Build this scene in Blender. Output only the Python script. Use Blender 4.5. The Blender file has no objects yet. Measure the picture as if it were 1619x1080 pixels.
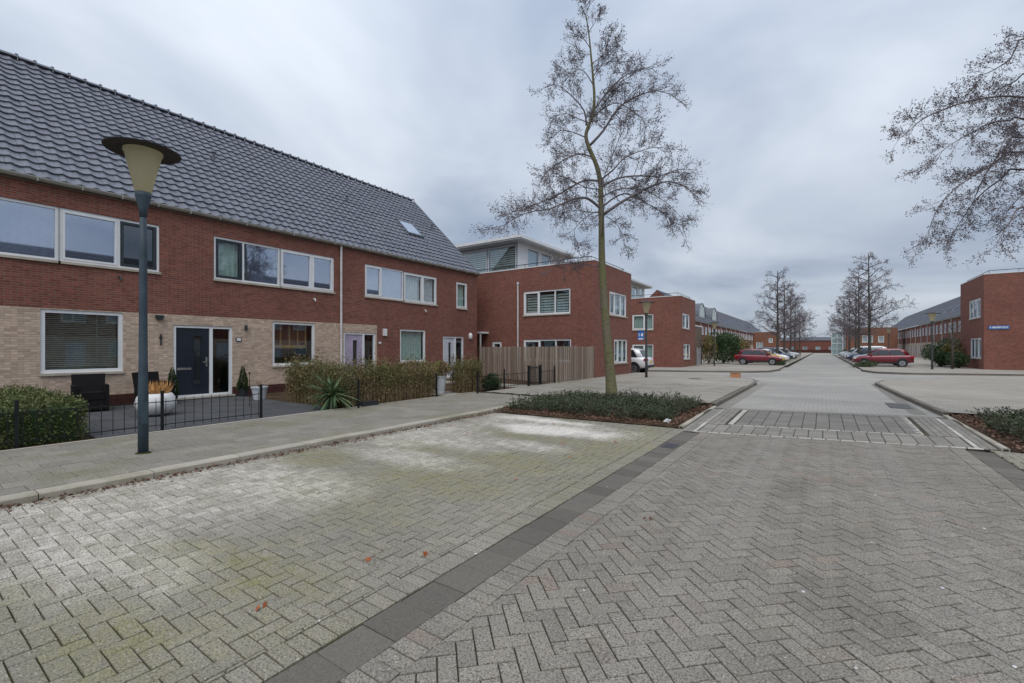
import bpy, math, random
from mathutils import Vector, Matrix
R = math.radians
rnd = random.Random(7)
sc = bpy.context.scene
C = sc.collection

# ------------------------------------------------------------------ camera, sky, sun, exposure
CAMH = 1.65
cam_d = bpy.data.cameras.new('camera'); cam = bpy.data.objects.new('camera', cam_d); C.objects.link(cam)
cam.location = (0, 0, CAMH); cam.rotation_euler = (R(90), 0, R(34.6))
cam_d.sensor_width = 36; cam_d.lens = 711 / 1619 * 36; cam_d.shift_y = 11 / 1619
cam_d.clip_start = 0.05; cam_d.clip_end = 3000
sc.camera = cam
SUN_EL, SUN_AZ = 58, 150          # overcast: a broad soft sun behind the cloud
world = bpy.data.worlds.new('World'); sc.world = world; world.use_nodes = True
wn, wl = world.node_tree.nodes, world.node_tree.links
for n in list(wn): wn.remove(n)
def WN(t, **k):
    n = wn.new(t)
    for a, v in k.items(): setattr(n, a, v)
    return n
wout = WN('ShaderNodeOutputWorld')
sky = WN('ShaderNodeTexSky', sky_type='NISHITA', sun_disc=False)
sky.sun_elevation = R(SUN_EL); sky.sun_rotation = R(SUN_AZ)
bg1 = WN('ShaderNodeBackground'); bg1.inputs[1].default_value = 0.1
wl.new(sky.outputs[0], bg1.inputs[0])
tc = WN('ShaderNodeTexCoord')
sep = WN('ShaderNodeSeparateXYZ'); wl.new(tc.outputs['Generated'], sep.inputs[0])
def wmath(op, a, b=None, clamp=False):
    m = WN('ShaderNodeMath', operation=op, use_clamp=clamp)
    for i, v in enumerate((a, b)):
        if v is None: continue
        if isinstance(v, (int, float)): m.inputs[i].default_value = v
        else: wl.new(v, m.inputs[i])
    return m.outputs[0]
zc = wmath('ADD', wmath('MAXIMUM', sep.outputs[2], 0.0), 0.22)
cmb = WN('ShaderNodeCombineXYZ')
wl.new(wmath('DIVIDE', sep.outputs[0], zc), cmb.inputs[0]); wl.new(wmath('DIVIDE', sep.outputs[1], zc), cmb.inputs[1])
cl = WN('ShaderNodeTexNoise'); cl.inputs['Scale'].default_value = 0.85; cl.inputs['Detail'].default_value = 5; cl.inputs['Roughness'].default_value = 0.5
cl.inputs['Distortion'].default_value = 0.35
wl.new(cmb.outputs[0], cl.inputs['Vector'])
rmp = WN('ShaderNodeValToRGB'); wl.new(cl.outputs['Fac'], rmp.inputs[0])
rmp.color_ramp.elements[0].position = 0.36; rmp.color_ramp.elements[0].color = (0.285, 0.345, 0.450, 1)
rmp.color_ramp.elements[1].position = 0.67; rmp.color_ramp.elements[1].color = (0.640, 0.690, 0.760, 1)
bg2 = WN('ShaderNodeBackground'); wl.new(rmp.outputs[0], bg2.inputs[0])
# an overcast dome is brighter overhead than at the horizon, the same all the way round
wl.new(wmath('ADD', 0.78, wmath('MULTIPLY', wmath('MAXIMUM', sep.outputs[2], 0.0), 0.75)), bg2.inputs[1])
wmix = WN('ShaderNodeMixShader'); wmix.inputs[0].default_value = 0.93
wl.new(bg1.outputs[0], wmix.inputs[1]); wl.new(bg2.outputs[0], wmix.inputs[2]); wl.new(wmix.outputs[0], wout.inputs[0])
sun_d = bpy.data.lights.new('sun', 'SUN'); sun = bpy.data.objects.new('sun', sun_d); C.objects.link(sun)
sun_d.energy = 1.5; sun_d.angle = R(50); sun_d.color = (1.0, 0.97, 0.93)
sun.rotation_euler = (R(90 - SUN_EL), 0, R(180 - SUN_AZ))
sun.location = (0, 0, 30)
vs = sc.view_settings
vs.view_transform = 'Standard'; vs.look = 'None'; vs.gamma = 1; vs.use_curve_mapping = False
vs.exposure = 0.3

# ------------------------------------------------------------------ materials
MATS = {}
class NT:
    def __init__(s, name):
        s.m = bpy.data.materials.new(name); s.m.use_nodes = True
        s.n = s.m.node_tree.nodes; s.l = s.m.node_tree.links
        s.b = s.n['Principled BSDF']; s.out = s.n['Material Output']
    def new(s, t, **k):
        n = s.n.new(t)
        for a, v in k.items(): setattr(n, a, v)
        return n
    def set(s, sock, v):
        if isinstance(v, (int, float)): sock.default_value = v
        elif isinstance(v, (tuple, list)): sock.default_value = tuple(v) + ((1,) if len(v) == 3 and sock.type == 'RGBA' else ())
        else: s.l.new(v, sock)
    def math(s, op, a, b=0.0, clamp=False):
        m = s.new('ShaderNodeMath', operation=op, use_clamp=clamp); s.set(m.inputs[0], a); s.set(m.inputs[1], b); return m.outputs[0]
    def mix(s, f, a, b, mode='MIX'):
        m = s.new('ShaderNodeMix', data_type='RGBA', blend_type=mode, clamp_factor=True)
        s.set(m.inputs[0], f); s.set(m.inputs[6], a); s.set(m.inputs[7], b); return m.outputs[2]
    def pos(s): return s.new('ShaderNodeNewGeometry').outputs['Position']
    def noise(s, scale, detail=3, rough=0.55, vec=None, out='Fac', dist=0.0):
        n = s.new('ShaderNodeTexNoise'); n.inputs['Scale'].default_value = scale; n.inputs['Detail'].default_value = detail
        n.inputs['Roughness'].default_value = rough; n.inputs['Distortion'].default_value = dist
        s.l.new(vec if vec is not None else s.pos(), n.inputs['Vector']); return n.outputs[out]
    def ramp(s, f, a, b, ca=(0, 0, 0), cb=(1, 1, 1)):
        r = s.new('ShaderNodeValToRGB'); s.set(r.inputs[0], f)
        e = r.color_ramp.elements
        e[0].position, e[0].color = a, tuple(ca) + (1,); e[1].position, e[1].color = b, tuple(cb) + (1,); return r.outputs[0]
    def maprange(s, v, a, b, c=0.0, d=1.0, smooth=True):
        m = s.new('ShaderNodeMapRange'); m.interpolation_type = 'SMOOTHSTEP' if smooth else 'LINEAR'
        s.set(m.inputs[0], v)
        for i, q in enumerate((a, b, c, d)): m.inputs[i + 1].default_value = q
        return m.outputs[0]
    def piece_random(s):
        """one random number for each piece, whether it is an object or an island of a joined mesh"""
        c = s.new('ShaderNodeCombineXYZ')
        s.l.new(s.new('ShaderNodeObjectInfo').outputs['Random'], c.inputs[0])
        s.l.new(s.new('ShaderNodeNewGeometry').outputs['Random Per Island'], c.inputs[1])
        w = s.new('ShaderNodeTexWhiteNoise', noise_dimensions='3D'); s.l.new(c.outputs[0], w.inputs['Vector'])
        return w.outputs['Value'], w.outputs['Color']
    def bump(s, h, strength=0.3, dist=0.01):
        b = s.new('ShaderNodeBump'); b.inputs['Strength'].default_value = strength; b.inputs['Distance'].default_value = dist
        s.set(b.inputs['Height'], h); s.l.new(b.outputs[0], s.b.inputs['Normal'])
    def done(s, name, col=None, rough=0.6, metal=0.0, spec=None):
        if col is not None: s.set(s.b.inputs['Base Color'], col)
        s.set(s.b.inputs['Roughness'], rough); s.set(s.b.inputs['Metallic'], metal)
        if spec is not None: s.set(s.b.inputs['Specular IOR Level'], spec)
        MATS[name] = s.m; return s.m

def plain(name, col, rough=0.5, metal=0.0, spec=None, var=0.12, scale=3.0, bump=0.0):
    t = NT(name)
    n = t.noise(scale, 5, 0.6)
    c = t.mix(t.maprange(n, 0.3, 0.7), tuple(max(0, v * (1 - var)) for v in col), tuple(min(1, v * (1 + var)) for v in col))
    if bump: t.bump(t.noise(scale * 12, 4), bump, 0.004)
    t.done(name, c, rough, metal, spec)

def brick_mat(name, c1, c2, mortar, dirt=0.25, rough=0.85):
    t = NT(name)
    g = t.new('ShaderNodeNewGeometry')
    sp = t.new('ShaderNodeSeparateXYZ'); t.l.new(g.outputs['Position'], sp.inputs[0])
    sn = t.new('ShaderNodeSeparateXYZ'); t.l.new(g.outputs['True Normal'], sn.inputs[0])
    fx = t.math('GREATER_THAN', t.math('ABSOLUTE', sn.outputs[0]), 0.6)
    u = t.math('ADD', t.math('MULTIPLY', sp.outputs[1], fx), t.math('MULTIPLY', sp.outputs[0], t.math('SUBTRACT', 1.0, fx)))
    cb = t.new('ShaderNodeCombineXYZ'); t.l.new(u, cb.inputs[0]); t.l.new(sp.outputs[2], cb.inputs[1])
    br = t.new('ShaderNodeTexBrick'); t.l.new(cb.outputs[0], br.inputs['Vector'])
    br.offset = 0.5
    for k, v in (('Scale', 1.0), ('Mortar Size', 0.009), ('Mortar Smooth', 0.15), ('Bias', -0.1), ('Brick Width', 0.22), ('Row Height', 0.0625)):
        br.inputs[k].default_value = v
    t.set(br.inputs['Color1'], c1); t.set(br.inputs['Color2'], c2); t.set(br.inputs['Mortar'], mortar)
    # second coarser grid keyed per brick for odd dark or pale bricks
    sc1 = t.new('ShaderNodeVectorMath', operation='SNAP'); t.l.new(cb.outputs[0], sc1.inputs[0]); sc1.inputs[1].default_value = (0.11, 0.0625, 1)
    w = t.new('ShaderNodeTexWhiteNoise', noise_dimensions='3D'); t.l.new(sc1.outputs[0], w.inputs['Vector'])
    col = t.mix(t.maprange(w.outputs['Value'], 0.55, 1.0, 0, 0.34), br.outputs['Color'], tuple(v * 0.42 for v in c1))
    col = t.mix(t.maprange(w.outputs['Value'], 0.20, 0.0, 0, 0.30), col, tuple(min(1, v * 1.4) for v in c1))
    big = t.noise(0.55, 6, 0.62)
    col = t.mix(t.maprange(big, 0.42, 0.75, 0, dirt), col, tuple(v * 0.55 for v in c2))
    streak = t.new('ShaderNodeMapping'); streak.inputs['Scale'].default_value = (2.2, 2.2, 0.16); t.l.new(g.outputs['Position'], streak.inputs[0])
    col = t.mix(t.maprange(t.noise(1.2, 4, 0.6, streak.outputs[0]), 0.5, 0.8, 0, dirt * 0.9), col, tuple(v * 0.55 for v in c1))
    t.bump(t.math('SUBTRACT', t.math('MULTIPLY', t.noise(60, 3), 0.25), br.outputs['Fac']), 0.55, 0.006)
    t.done(name, col, rough, spec=0.25)

brick_mat('brick_red', (0.262, 0.084, 0.057), (0.178, 0.055, 0.040), (0.205, 0.160, 0.135))
brick_mat('brick_red_far', (0.245, 0.085, 0.060), (0.180, 0.060, 0.045), (0.120, 0.08, 0.065))
brick_mat('brick_beige', (0.600, 0.455, 0.345), (0.430, 0.310, 0.230), (0.40, 0.33, 0.27), 0.2)
brick_mat('brick_plinth', (0.090, 0.026, 0.020), (0.060, 0.020, 0.018), (0.045, 0.030, 0.027))
brick_mat('brick_orange', (0.270, 0.120, 0.078), (0.210, 0.090, 0.060), (0.16, 0.10, 0.07))

def paver_mat(name, base, var, stains=None, speck=0.5, warm=0.0):
    t = NT(name)
    v, vc = t.piece_random()
    col = t.mix(v, tuple(c * (1 - var) for c in base), tuple(c * (1 + var) for c in base))
    if warm:
        col = t.mix(t.maprange(t.new('ShaderNodeSeparateColor').outputs[0], 0, 1), col, col) if False else col
        sc_ = t.new('ShaderNodeSeparateColor'); t.l.new(vc, sc_.inputs[0])
        rn = t.math('MULTIPLY', t.maprange(sc_.outputs[1], 0.90, 0.96), t.maprange(t.noise(0.9, 3), 0.45, 0.62))
        col = t.mix(t.math('MULTIPLY', rn, warm), col, (base[0] * 1.12, base[1] * 0.80, base[2] * 0.74))
    big = t.noise(0.7, 6, 0.65)
    col = t.mix(t.maprange(big, 0.35, 0.7, 0, 0.35), col, tuple(c * 0.62 for c in base))
    if stains: col = stains(t, col)
    # exposed aggregate: light and dark grains
    fine = t.noise(80, 2, 0.75)
    col = t.mix(t.maprange(fine, 0.38, 0.52, speck, 0), col, tuple(c * 0.30 for c in base))
    fine2 = t.noise(70, 2, 0.75, vec=None, out='Fac', dist=0.4)
    col = t.mix(t.maprange(fine2, 0.56, 0.72, 0, speck * 0.8), col, tuple(min(1, c * 2.0) for c in base))
    t.bump(t.noise(150, 3, 0.7), 0.35, 0.004)
    t.done(name, col, 0.82, spec=0.3)

def blob(t, x, y, rx, ry, wob=0.55, rot=0.0):
    """0..1 mask of a stain with a ragged outline lying at x, y on the paving"""
    mp = t.new('ShaderNodeMapping', vector_type='TEXTURE')
    mp.inputs['Location'].default_value = (x, y, 0); mp.inputs['Rotation'].default_value = (0, 0, rot); mp.inputs['Scale'].default_value = (rx, ry, 1000)
    t.l.new(t.pos(), mp.inputs[0])
    ln = t.new('ShaderNodeVectorMath', operation='LENGTH'); t.l.new(mp.outputs[0], ln.inputs[0])
    d = t.math('ADD', ln.outputs['Value'], t.math('MULTIPLY', t.math('SUBTRACT', t.noise(1.1, 5, 0.6), 0.5), wob * 2))
    return t.maprange(d, 1.15, 0.35)

def bay_stains(t, col):
    pv, pc = t.piece_random(); pb = t.maprange(pv, 0.0, 1.0, 0.55, 1.15, False); crisp = t.maprange(t.noise(13, 5, 0.75), 0.36, 0.60, 0.45, 1.0)
    moss = t.math('MULTIPLY', t.maprange(t.noise(0.55, 5, 0.6), 0.44, 0.60), 0.55)
    for a in ((-4.1, 4.3, 1.5, 0.9), (-3.7, 5.4, 1.3, 0.8), (-5.1, 3.1, 1.2, 0.7), (-2.9, 7.4, 0.75, 2.6), (-3.9, 1.5, 1.7, 0.45, 0.5, 0.25), (-5.6, 5.4, 1.2, 0.6), (-4.7, 7.2, 1.8, 0.45), (-3.3, 0.8, 0.9, 0.4), (-6.2, 3.9, 0.9, 0.7)):
        moss = t.math('MAXIMUM', moss, blob(t, *a))
    col = t.mix(t.math('MULTIPLY', moss, t.math('MULTIPLY', pb, t.math('MULTIPLY', crisp, t.maprange(t.noise(4, 6, 0.75), 0.26, 0.62, 0.2, 1.0)))), col, (0.215, 0.205, 0.090))
    pale = None
    for a in ((-4.75, 8.15, 2.3, 0.95), (-6.0, 1.6, 1.6, 2.0), (-5.2, 4.7, 1.5, 0.5), (-6.2, 6.3, 1.1, 1.6), (-5.0, 1.1, 1.5, 0.7), (-6.3, 9.0, 0.9, 0.5), (-5.6, 2.9, 1.7, 0.9), (-5.4, 5.9, 1.3, 0.6), (-4.2, 6.4, 1.0, 0.4)):
        b = blob(t, *a, wob=0.7); pale = b if pale is None else t.math('MAXIMUM', pale, b)
    col = t.mix(t.math('MULTIPLY', pale, t.math('MULTIPLY', pb, t.math('MULTIPLY', crisp, t.maprange(t.noise(2.6, 6, 0.75), 0.28, 0.62, 0.3, 1.0)))), col, (0.60, 0.555, 0.485))
    white = t.math('MAXIMUM', blob(t, -4.4, 7.9, 1.5, 0.6, 0.6), blob(t, -5.3, 8.9, 1.3, 0.35, 0.6))
    return t.mix(t.math('MULTIPLY', white, t.maprange(t.noise(5, 6, 0.75), 0.3, 0.62, 0.45, 0.95)), col, (0.80, 0.755, 0.69))
def road_stains(t, col):
    tyre = t.math('MAXIMUM', blob(t, -0.75, 5.0, 0.35, 9.0, 0.5), blob(t, 0.75, 5.0, 0.35, 9.0, 0.5))      # polished wheel tracks
    col = t.mix(t.math('MULTIPLY', tyre, 0.25), col, (0.30, 0.285, 0.26))
    col = t.mix(t.math('MULTIPLY', t.maprange(t.noise(1.6, 6, 0.7), 0.52, 0.72), 0.45), col, (0.13, 0.118, 0.098))
    oil = t.math('MAXIMUM', blob(t, 0.1, 3.6, 0.35, 0.5, 0.7), t.math('MAXIMUM', blob(t, -0.3, 6.2, 0.3, 0.6, 0.8), blob(t, 0.5, 2.6, 0.18, 0.25, 0.8)))
    return t.mix(t.math('MULTIPLY', oil, 0.35), col, (0.085, 0.078, 0.068))
paver_mat('paver_bay', (0.272, 0.248, 0.205), 0.13, bay_stains, 0.8)
paver_mat('paver_road', (0.250, 0.226, 0.190), 0.14, road_stains, 0.85, warm=0.5)
def walk_stains(t, col):
    return t.mix(t.math('MULTIPLY', t.maprange(t.noise(0.9, 5, 0.65), 0.46, 0.66), 0.55), col, (0.170, 0.158, 0.085))
paver_mat('paver_walk', (0.250, 0.230, 0.192), 0.13, walk_stains, 0.6)
paver_mat('paver_plaza', (0.30, 0.276, 0.236), 0.10, walk_stains, 0.3)
paver_mat('gutter_tile', (0.135, 0.122, 0.103), 0.20, None, 0.35)
paver_mat('kerb_concrete', (0.40, 0.365, 0.305), 0.10, walk_stains, 0.2)
paver_mat('kerb_dark', (0.17, 0.150, 0.125), 0.12, None, 0.2)
paver_mat('paver_hump', (0.235, 0.218, 0.190), 0.16, None, 0.35)
paver_mat('paver_hump_dark', (0.190, 0.178, 0.157), 0.14, None, 0.3)
paver_mat('paver_white', (0.46, 0.44, 0.39), 0.22, None, 0.5)
paver_mat('patio_tile', (0.072, 0.074, 0.078), 0.15, None, 0.2)

def joint_mat(name, a, b):
    t = NT(name)
    c = t.mix(t.maprange(t.noise(1.3, 5, 0.6), 0.4, 0.65), a, b)
    t.bump(t.noise(120, 3), 0.5, 0.006); t.done(name, c, 0.95, spec=0.1)
joint_mat('joint_moss', (0.040, 0.035, 0.026), (0.052, 0.050, 0.026))
joint_mat('joint_bay', (0.034, 0.032, 0.018), (0.050, 0.058, 0.018))
joint_mat('joint_sand', (0.060, 0.053, 0.042), (0.085, 0.078, 0.055))
joint_mat('soil', (0.050, 0.033, 0.022), (0.085, 0.055, 0.035))
joint_mat('ground', (0.12, 0.115, 0.10), (0.10, 0.11, 0.07))

def far_paving(name, a, b, sx, sy, streak=0.3):
    t = NT(name)
    br = t.new('ShaderNodeTexBrick'); t.l.new(t.pos(), br.inputs['Vector'])
    for k, v in (('Scale', 1.0), ('Mortar Size', 0.006), ('Brick Width', sx), ('Row Height', sy), ('Bias', 0.0)): br.inputs[k].default_value = v
    t.set(br.inputs['Color1'], a); t.set(br.inputs['Color2'], b); t.set(br.inputs['Mortar'], tuple(c * 0.5 for c in a))
    mp = t.new('ShaderNodeMapping'); mp.inputs['Scale'].default_value = (0.12, 0.9, 1); t.l.new(t.pos(), mp.inputs[0])
    c = t.mix(t.maprange(t.noise(1.0, 5, 0.6, mp.outputs[0]), 0.4, 0.7, 0, streak), br.outputs['Color'], tuple(v * 0.6 for v in a))
    c = t.mix(t.maprange(t.noise(0.25, 5, 0.6), 0.42, 0.65, 0, 0.35), c, tuple(min(1, v * 1.25) for v in b))
    t.bump(t.math('SUBTRACT', t.math('MULTIPLY', t.noise(90, 3), 0.4), br.outputs['Fac']), 0.4, 0.005)
    t.done(name, c, 0.85, spec=0.25)
far_paving('far_road', (0.30, 0.285, 0.26), (0.345, 0.325, 0.295), 0.21, 0.105)
far_paving('far_walk', (0.285, 0.262, 0.225), (0.33, 0.30, 0.255), 0.30, 0.30)

plain('white_paint', (0.74, 0.75, 0.76), 0.35, var=0.04)
plain('white_trim', (0.70, 0.70, 0.70), 0.5, var=0.06)
plain('dark_frame', (0.022, 0.032, 0.040), 0.35)
plain('soffit', (0.42, 0.41, 0.39), 0.6)
plain('sill_stone', (0.42, 0.38, 0.31), 0.75, bump=0.2)
plain('zinc', (0.36, 0.345, 0.31), 0.45, 0.3)
plain('pipe_white', (0.60, 0.58, 0.57), 0.4)
plain('timber_board', (0.16, 0.12, 0.09), 0.6)
plain('door_dark', (0.016, 0.022, 0.034), 0.32)
plain('door_lilac', (0.40, 0.34, 0.45), 0.4)
plain('door_pale', (0.52, 0.55, 0.60), 0.4)
plain('steel', (0.62, 0.62, 0.60), 0.28, 0.9)
plain('iron', (0.012, 0.013, 0.015), 0.5, spec=0.3)
plain('post_blue', (0.045, 0.066, 0.085), 0.55, spec=0.3, var=0.2)
plain('post_grey', (0.060, 0.062, 0.062), 0.5, spec=0.3)
plain('lamp_hat', (0.035, 0.032, 0.032), 0.55, spec=0.25)
plain('blind', (0.60, 0.57, 0.48), 0.5)
plain('blind_pale', (0.60, 0.66, 0.62), 0.6)
plain('curtain', (0.52, 0.55, 0.60), 0.9, scale=8)
plain('curtain_green', (0.50, 0.60, 0.54), 0.9, scale=8)
plain('curtain_white', (0.72, 0.74, 0.76), 0.9, scale=8)
plain('room', (0.10, 0.085, 0.075), 0.9)
plain('brown_wood', (0.14, 0.045, 0.022), 0.5, scale=6)
plain('gold_wood', (0.42, 0.24, 0.09), 0.5, scale=6)
plain('rattan', (0.012, 0.011, 0.012), 0.85, spec=0.15, bump=0.4, scale=20)
plain('pot_white', (0.58, 0.58, 0.57), 0.55, bump=0.1)
plain('pot_grey', (0.47, 0.50, 0.52), 0.6)
plain('pot_dark', (0.020, 0.024, 0.028), 0.6)
plain('sign_blue', (0.020, 0.130, 0.480), 0.35)
plain('sign_street', (0.06, 0.17, 0.42), 0.4)
plain('cardboard', (0.42, 0.20, 0.10), 0.8)
plain('rubber', (0.012, 0.012, 0.013), 0.8)
plain('rim', (0.42, 0.43, 0.45), 0.3, 0.8)
plain('tail_light', (0.45, 0.02, 0.03), 0.2)
plain('head_light', (0.72, 0.74, 0.76), 0.12)
plain('plate_yellow', (0.75, 0.55, 0.05), 0.4)
plain('black_trim', (0.02, 0.02, 0.022), 0.5)
plain('panel_grey', (0.30, 0.31, 0.33), 0.5)
plain('teal_glass', (0.30, 0.42, 0.42), 0.15)
t = NT('bark_young')
mp = t.new('ShaderNodeMapping'); mp.inputs['Scale'].default_value = (9, 9, 30); t.l.new(t.pos(), mp.inputs[0])
len_ = t.noise(1.0, 4, 0.65, mp.outputs[0])
c = t.mix(t.maprange(t.noise(2.2, 5, 0.65), 0.36, 0.66), (0.175, 0.150, 0.105), (0.165, 0.165, 0.072))
c = t.mix(t.maprange(len_, 0.54, 0.68, 0, 0.75), c, (0.055, 0.045, 0.032)); c = t.mix(t.maprange(len_, 0.42, 0.30, 0, 0.5), c, (0.30, 0.28, 0.22))
t.bump(t.math('ADD', t.noise(30, 5, 0.7), len_), 0.9, 0.02); t.done('bark_young', c, 0.9, spec=0.2)
plain('bark_dark', (0.065, 0.057, 0.045), 0.85)
plain('twig', (0.150, 0.126, 0.130), 0.8)
plain('cone', (0.125, 0.098, 0.112), 0.85, var=0.3)
plain('dry_stem', (0.20, 0.140, 0.070), 0.85, var=0.35, scale=9)
plain('dry_grass', (0.52, 0.28, 0.10), 0.85, var=0.3, scale=9)
plain('slate_metal', (0.10, 0.11, 0.13), 0.5)
plain('manhole', (0.06, 0.055, 0.05), 0.6, bump=0.3)
plain('iron_cover', (0.075, 0.070, 0.085), 0.5, 0.2)
plain('litter_white', (0.58, 0.58, 0.57), 0.5)
for nm, c in (('red', (0.17, 0.005, 0.014)), ('yellow', (0.72, 0.45, 0.02)), ('white', (0.72, 0.73, 0.75)), ('silver', (0.42, 0.44, 0.46)),
              ('navy', (0.025, 0.040, 0.085)), ('black', (0.018, 0.02, 0.024)), ('blue', (0.06, 0.10, 0.22)), ('grey', (0.20, 0.22, 0.24))):
    t = NT('car_' + nm); t.b.inputs['Coat Weight'].default_value = 0.8; t.b.inputs['Coat Roughness'].default_value = 0.06
    t.done('car_' + nm, t.mix(t.noise(1.5, 3), tuple(v * 0.92 for v in c), tuple(min(1, v * 1.05) for v in c)), 0.35, 0.15)

def leaf_mat(name, a, b, d=None):
    t = NT(name)
    v, vc = t.piece_random()
    c = t.mix(v, a, b)
    if d: c = t.mix(t.maprange(t.noise(1.7, 4), 0.45, 0.62), c, d)
    t.b.inputs['Subsurface Weight'].default_value = 0.0
    t.done(name, c, 0.6, spec=0.25)
leaf_mat('leaf_box', (0.060, 0.085, 0.026), (0.140, 0.160, 0.055), (0.110, 0.115, 0.045))
leaf_mat('leaf_privet', (0.080, 0.092, 0.030), (0.160, 0.155, 0.060), (0.165, 0.125, 0.060))
leaf_mat('leaf_dark', (0.014, 0.036, 0.014), (0.040, 0.072, 0.024))
leaf_mat('leaf_cover', (0.040, 0.062, 0.032), (0.085, 0.105, 0.050), (0.070, 0.075, 0.045))
leaf_mat('leaf_palm', (0.050, 0.105, 0.050), (0.150, 0.190, 0.085))
leaf_mat('leaf_conifer', (0.016, 0.040, 0.012), (0.050, 0.095, 0.022))
leaf_mat('leaf_bush', (0.028, 0.060, 0.026), (0.075, 0.110, 0.045))
leaf_mat('leaf_olive', (0.120, 0.125, 0.040), (0.200, 0.180, 0.060), (0.19, 0.12, 0.06))
leaf_mat('leaf_dead', (0.075, 0.040, 0.026), (0.190, 0.105, 0.068), (0.15, 0.085, 0.060))
leaf_mat('leaf_rust', (0.30, 0.070, 0.022), (0.38, 0.12, 0.045))

t = NT('roof_tile')
v, vc = t.piece_random()
c = t.mix(v, (0.092, 0.099, 0.126), (0.122, 0.130, 0.162))
c = t.mix(t.maprange(t.noise(1.4, 5), 0.45, 0.75, 0, 0.35), c, (0.16, 0.165, 0.18))
c = t.mix(t.maprange(t.noise(26, 4, 0.6), 0.66, 0.72, 0, 0.5), c, (0.20, 0.205, 0.17))
t.bump(t.noise(40, 3), 0.25, 0.004)
t.done('roof_tile', c, t.maprange(t.noise(7, 4), 0.3, 0.7, 0.34, 0.5), spec=0.75)
t = NT('roof_far')
sp = t.new('ShaderNodeSeparateXYZ'); t.l.new(t.pos(), sp.inputs[0])
c = t.mix(t.noise(0.8, 4), (0.065, 0.068, 0.082), (0.09, 0.094, 0.112))
t.done('roof_far', c, 0.6, spec=0.35)

t = NT('glass')
gl = t.new('ShaderNodeBsdfGlossy'); gl.inputs['Roughness'].default_value = 0.015; gl.inputs['Color'].default_value = (0.86, 0.90, 0.97, 1)
tr = t.new('ShaderNodeBsdfTransparent'); tr.inputs['Color'].default_value = (0.90, 0.94, 0.94, 1)
lw = t.new('ShaderNodeLayerWeight'); lw.inputs['Blend'].default_value = 0.5
fr = t.math('ADD', 0.10, t.math('MULTIPLY', 0.88, t.math('POWER', lw.outputs['Facing'], 4.5)))
mx = t.new('ShaderNodeMixShader'); t.l.new(fr, mx.inputs[0]); t.l.new(tr.outputs[0], mx.inputs[1]); t.l.new(gl.outputs[0], mx.inputs[2])
t.l.new(mx.outputs[0], t.out.inputs[0]); MATS['glass'] = t.m
t = NT('glass_coated')            # coated glazing of the upper floor: reflects much of the sky
gl = t.new('ShaderNodeBsdfGlossy'); gl.inputs['Roughness'].default_value = 0.02; gl.inputs['Color'].default_value = (0.78, 0.84, 0.95, 1)
tr = t.new('ShaderNodeBsdfTransparent'); tr.inputs['Color'].default_value = (0.80, 0.84, 0.88, 1)
mx = t.new('ShaderNodeMixShader'); mx.inputs[0].default_value = 0.42; t.l.new(tr.outputs[0], mx.inputs[1]); t.l.new(gl.outputs[0], mx.inputs[2])
t.l.new(mx.outputs[0], t.out.inputs[0]); MATS['glass_coated'] = t.m
t = NT('glass_dark'); t.done('glass_dark', (0.02, 0.025, 0.03), 0.05, spec=1.0)
t = NT('lamp_glass')
t.b.inputs['Transmission Weight'].default_value = 0.0
c = t.mix(t.noise(5, 4), (0.95, 0.89, 0.66), (0.98, 0.94, 0.78))
tb = t.new('ShaderNodeBsdfTranslucent'); t.l.new(c, tb.inputs['Color'])
mx = t.new('ShaderNodeMixShader'); mx.inputs[0].default_value = 0.7; t.done('lamp_glass', c, 0.35)
t.l.new(t.b.outputs[0], mx.inputs[1]); t.l.new(tb.outputs[0], mx.inputs[2]); t.l.new(mx.outputs[0], t.out.inputs[0])
t = NT('fence_wood')
v, vc = t.piece_random()
c = t.mix(v, (0.22, 0.170, 0.130), (0.41, 0.34, 0.285))
mp = t.new('ShaderNodeMapping'); mp.inputs['Scale'].default_value = (30, 30, 1.2); t.l.new(t.pos(), mp.inputs[0])
c = t.mix(t.maprange(t.noise(1, 4, 0.6, mp.outputs[0]), 0.4, 0.7, 0, 0.5), c, (0.14, 0.105, 0.08))
t.done('fence_wood', c, 0.85, spec=0.15)

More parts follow.
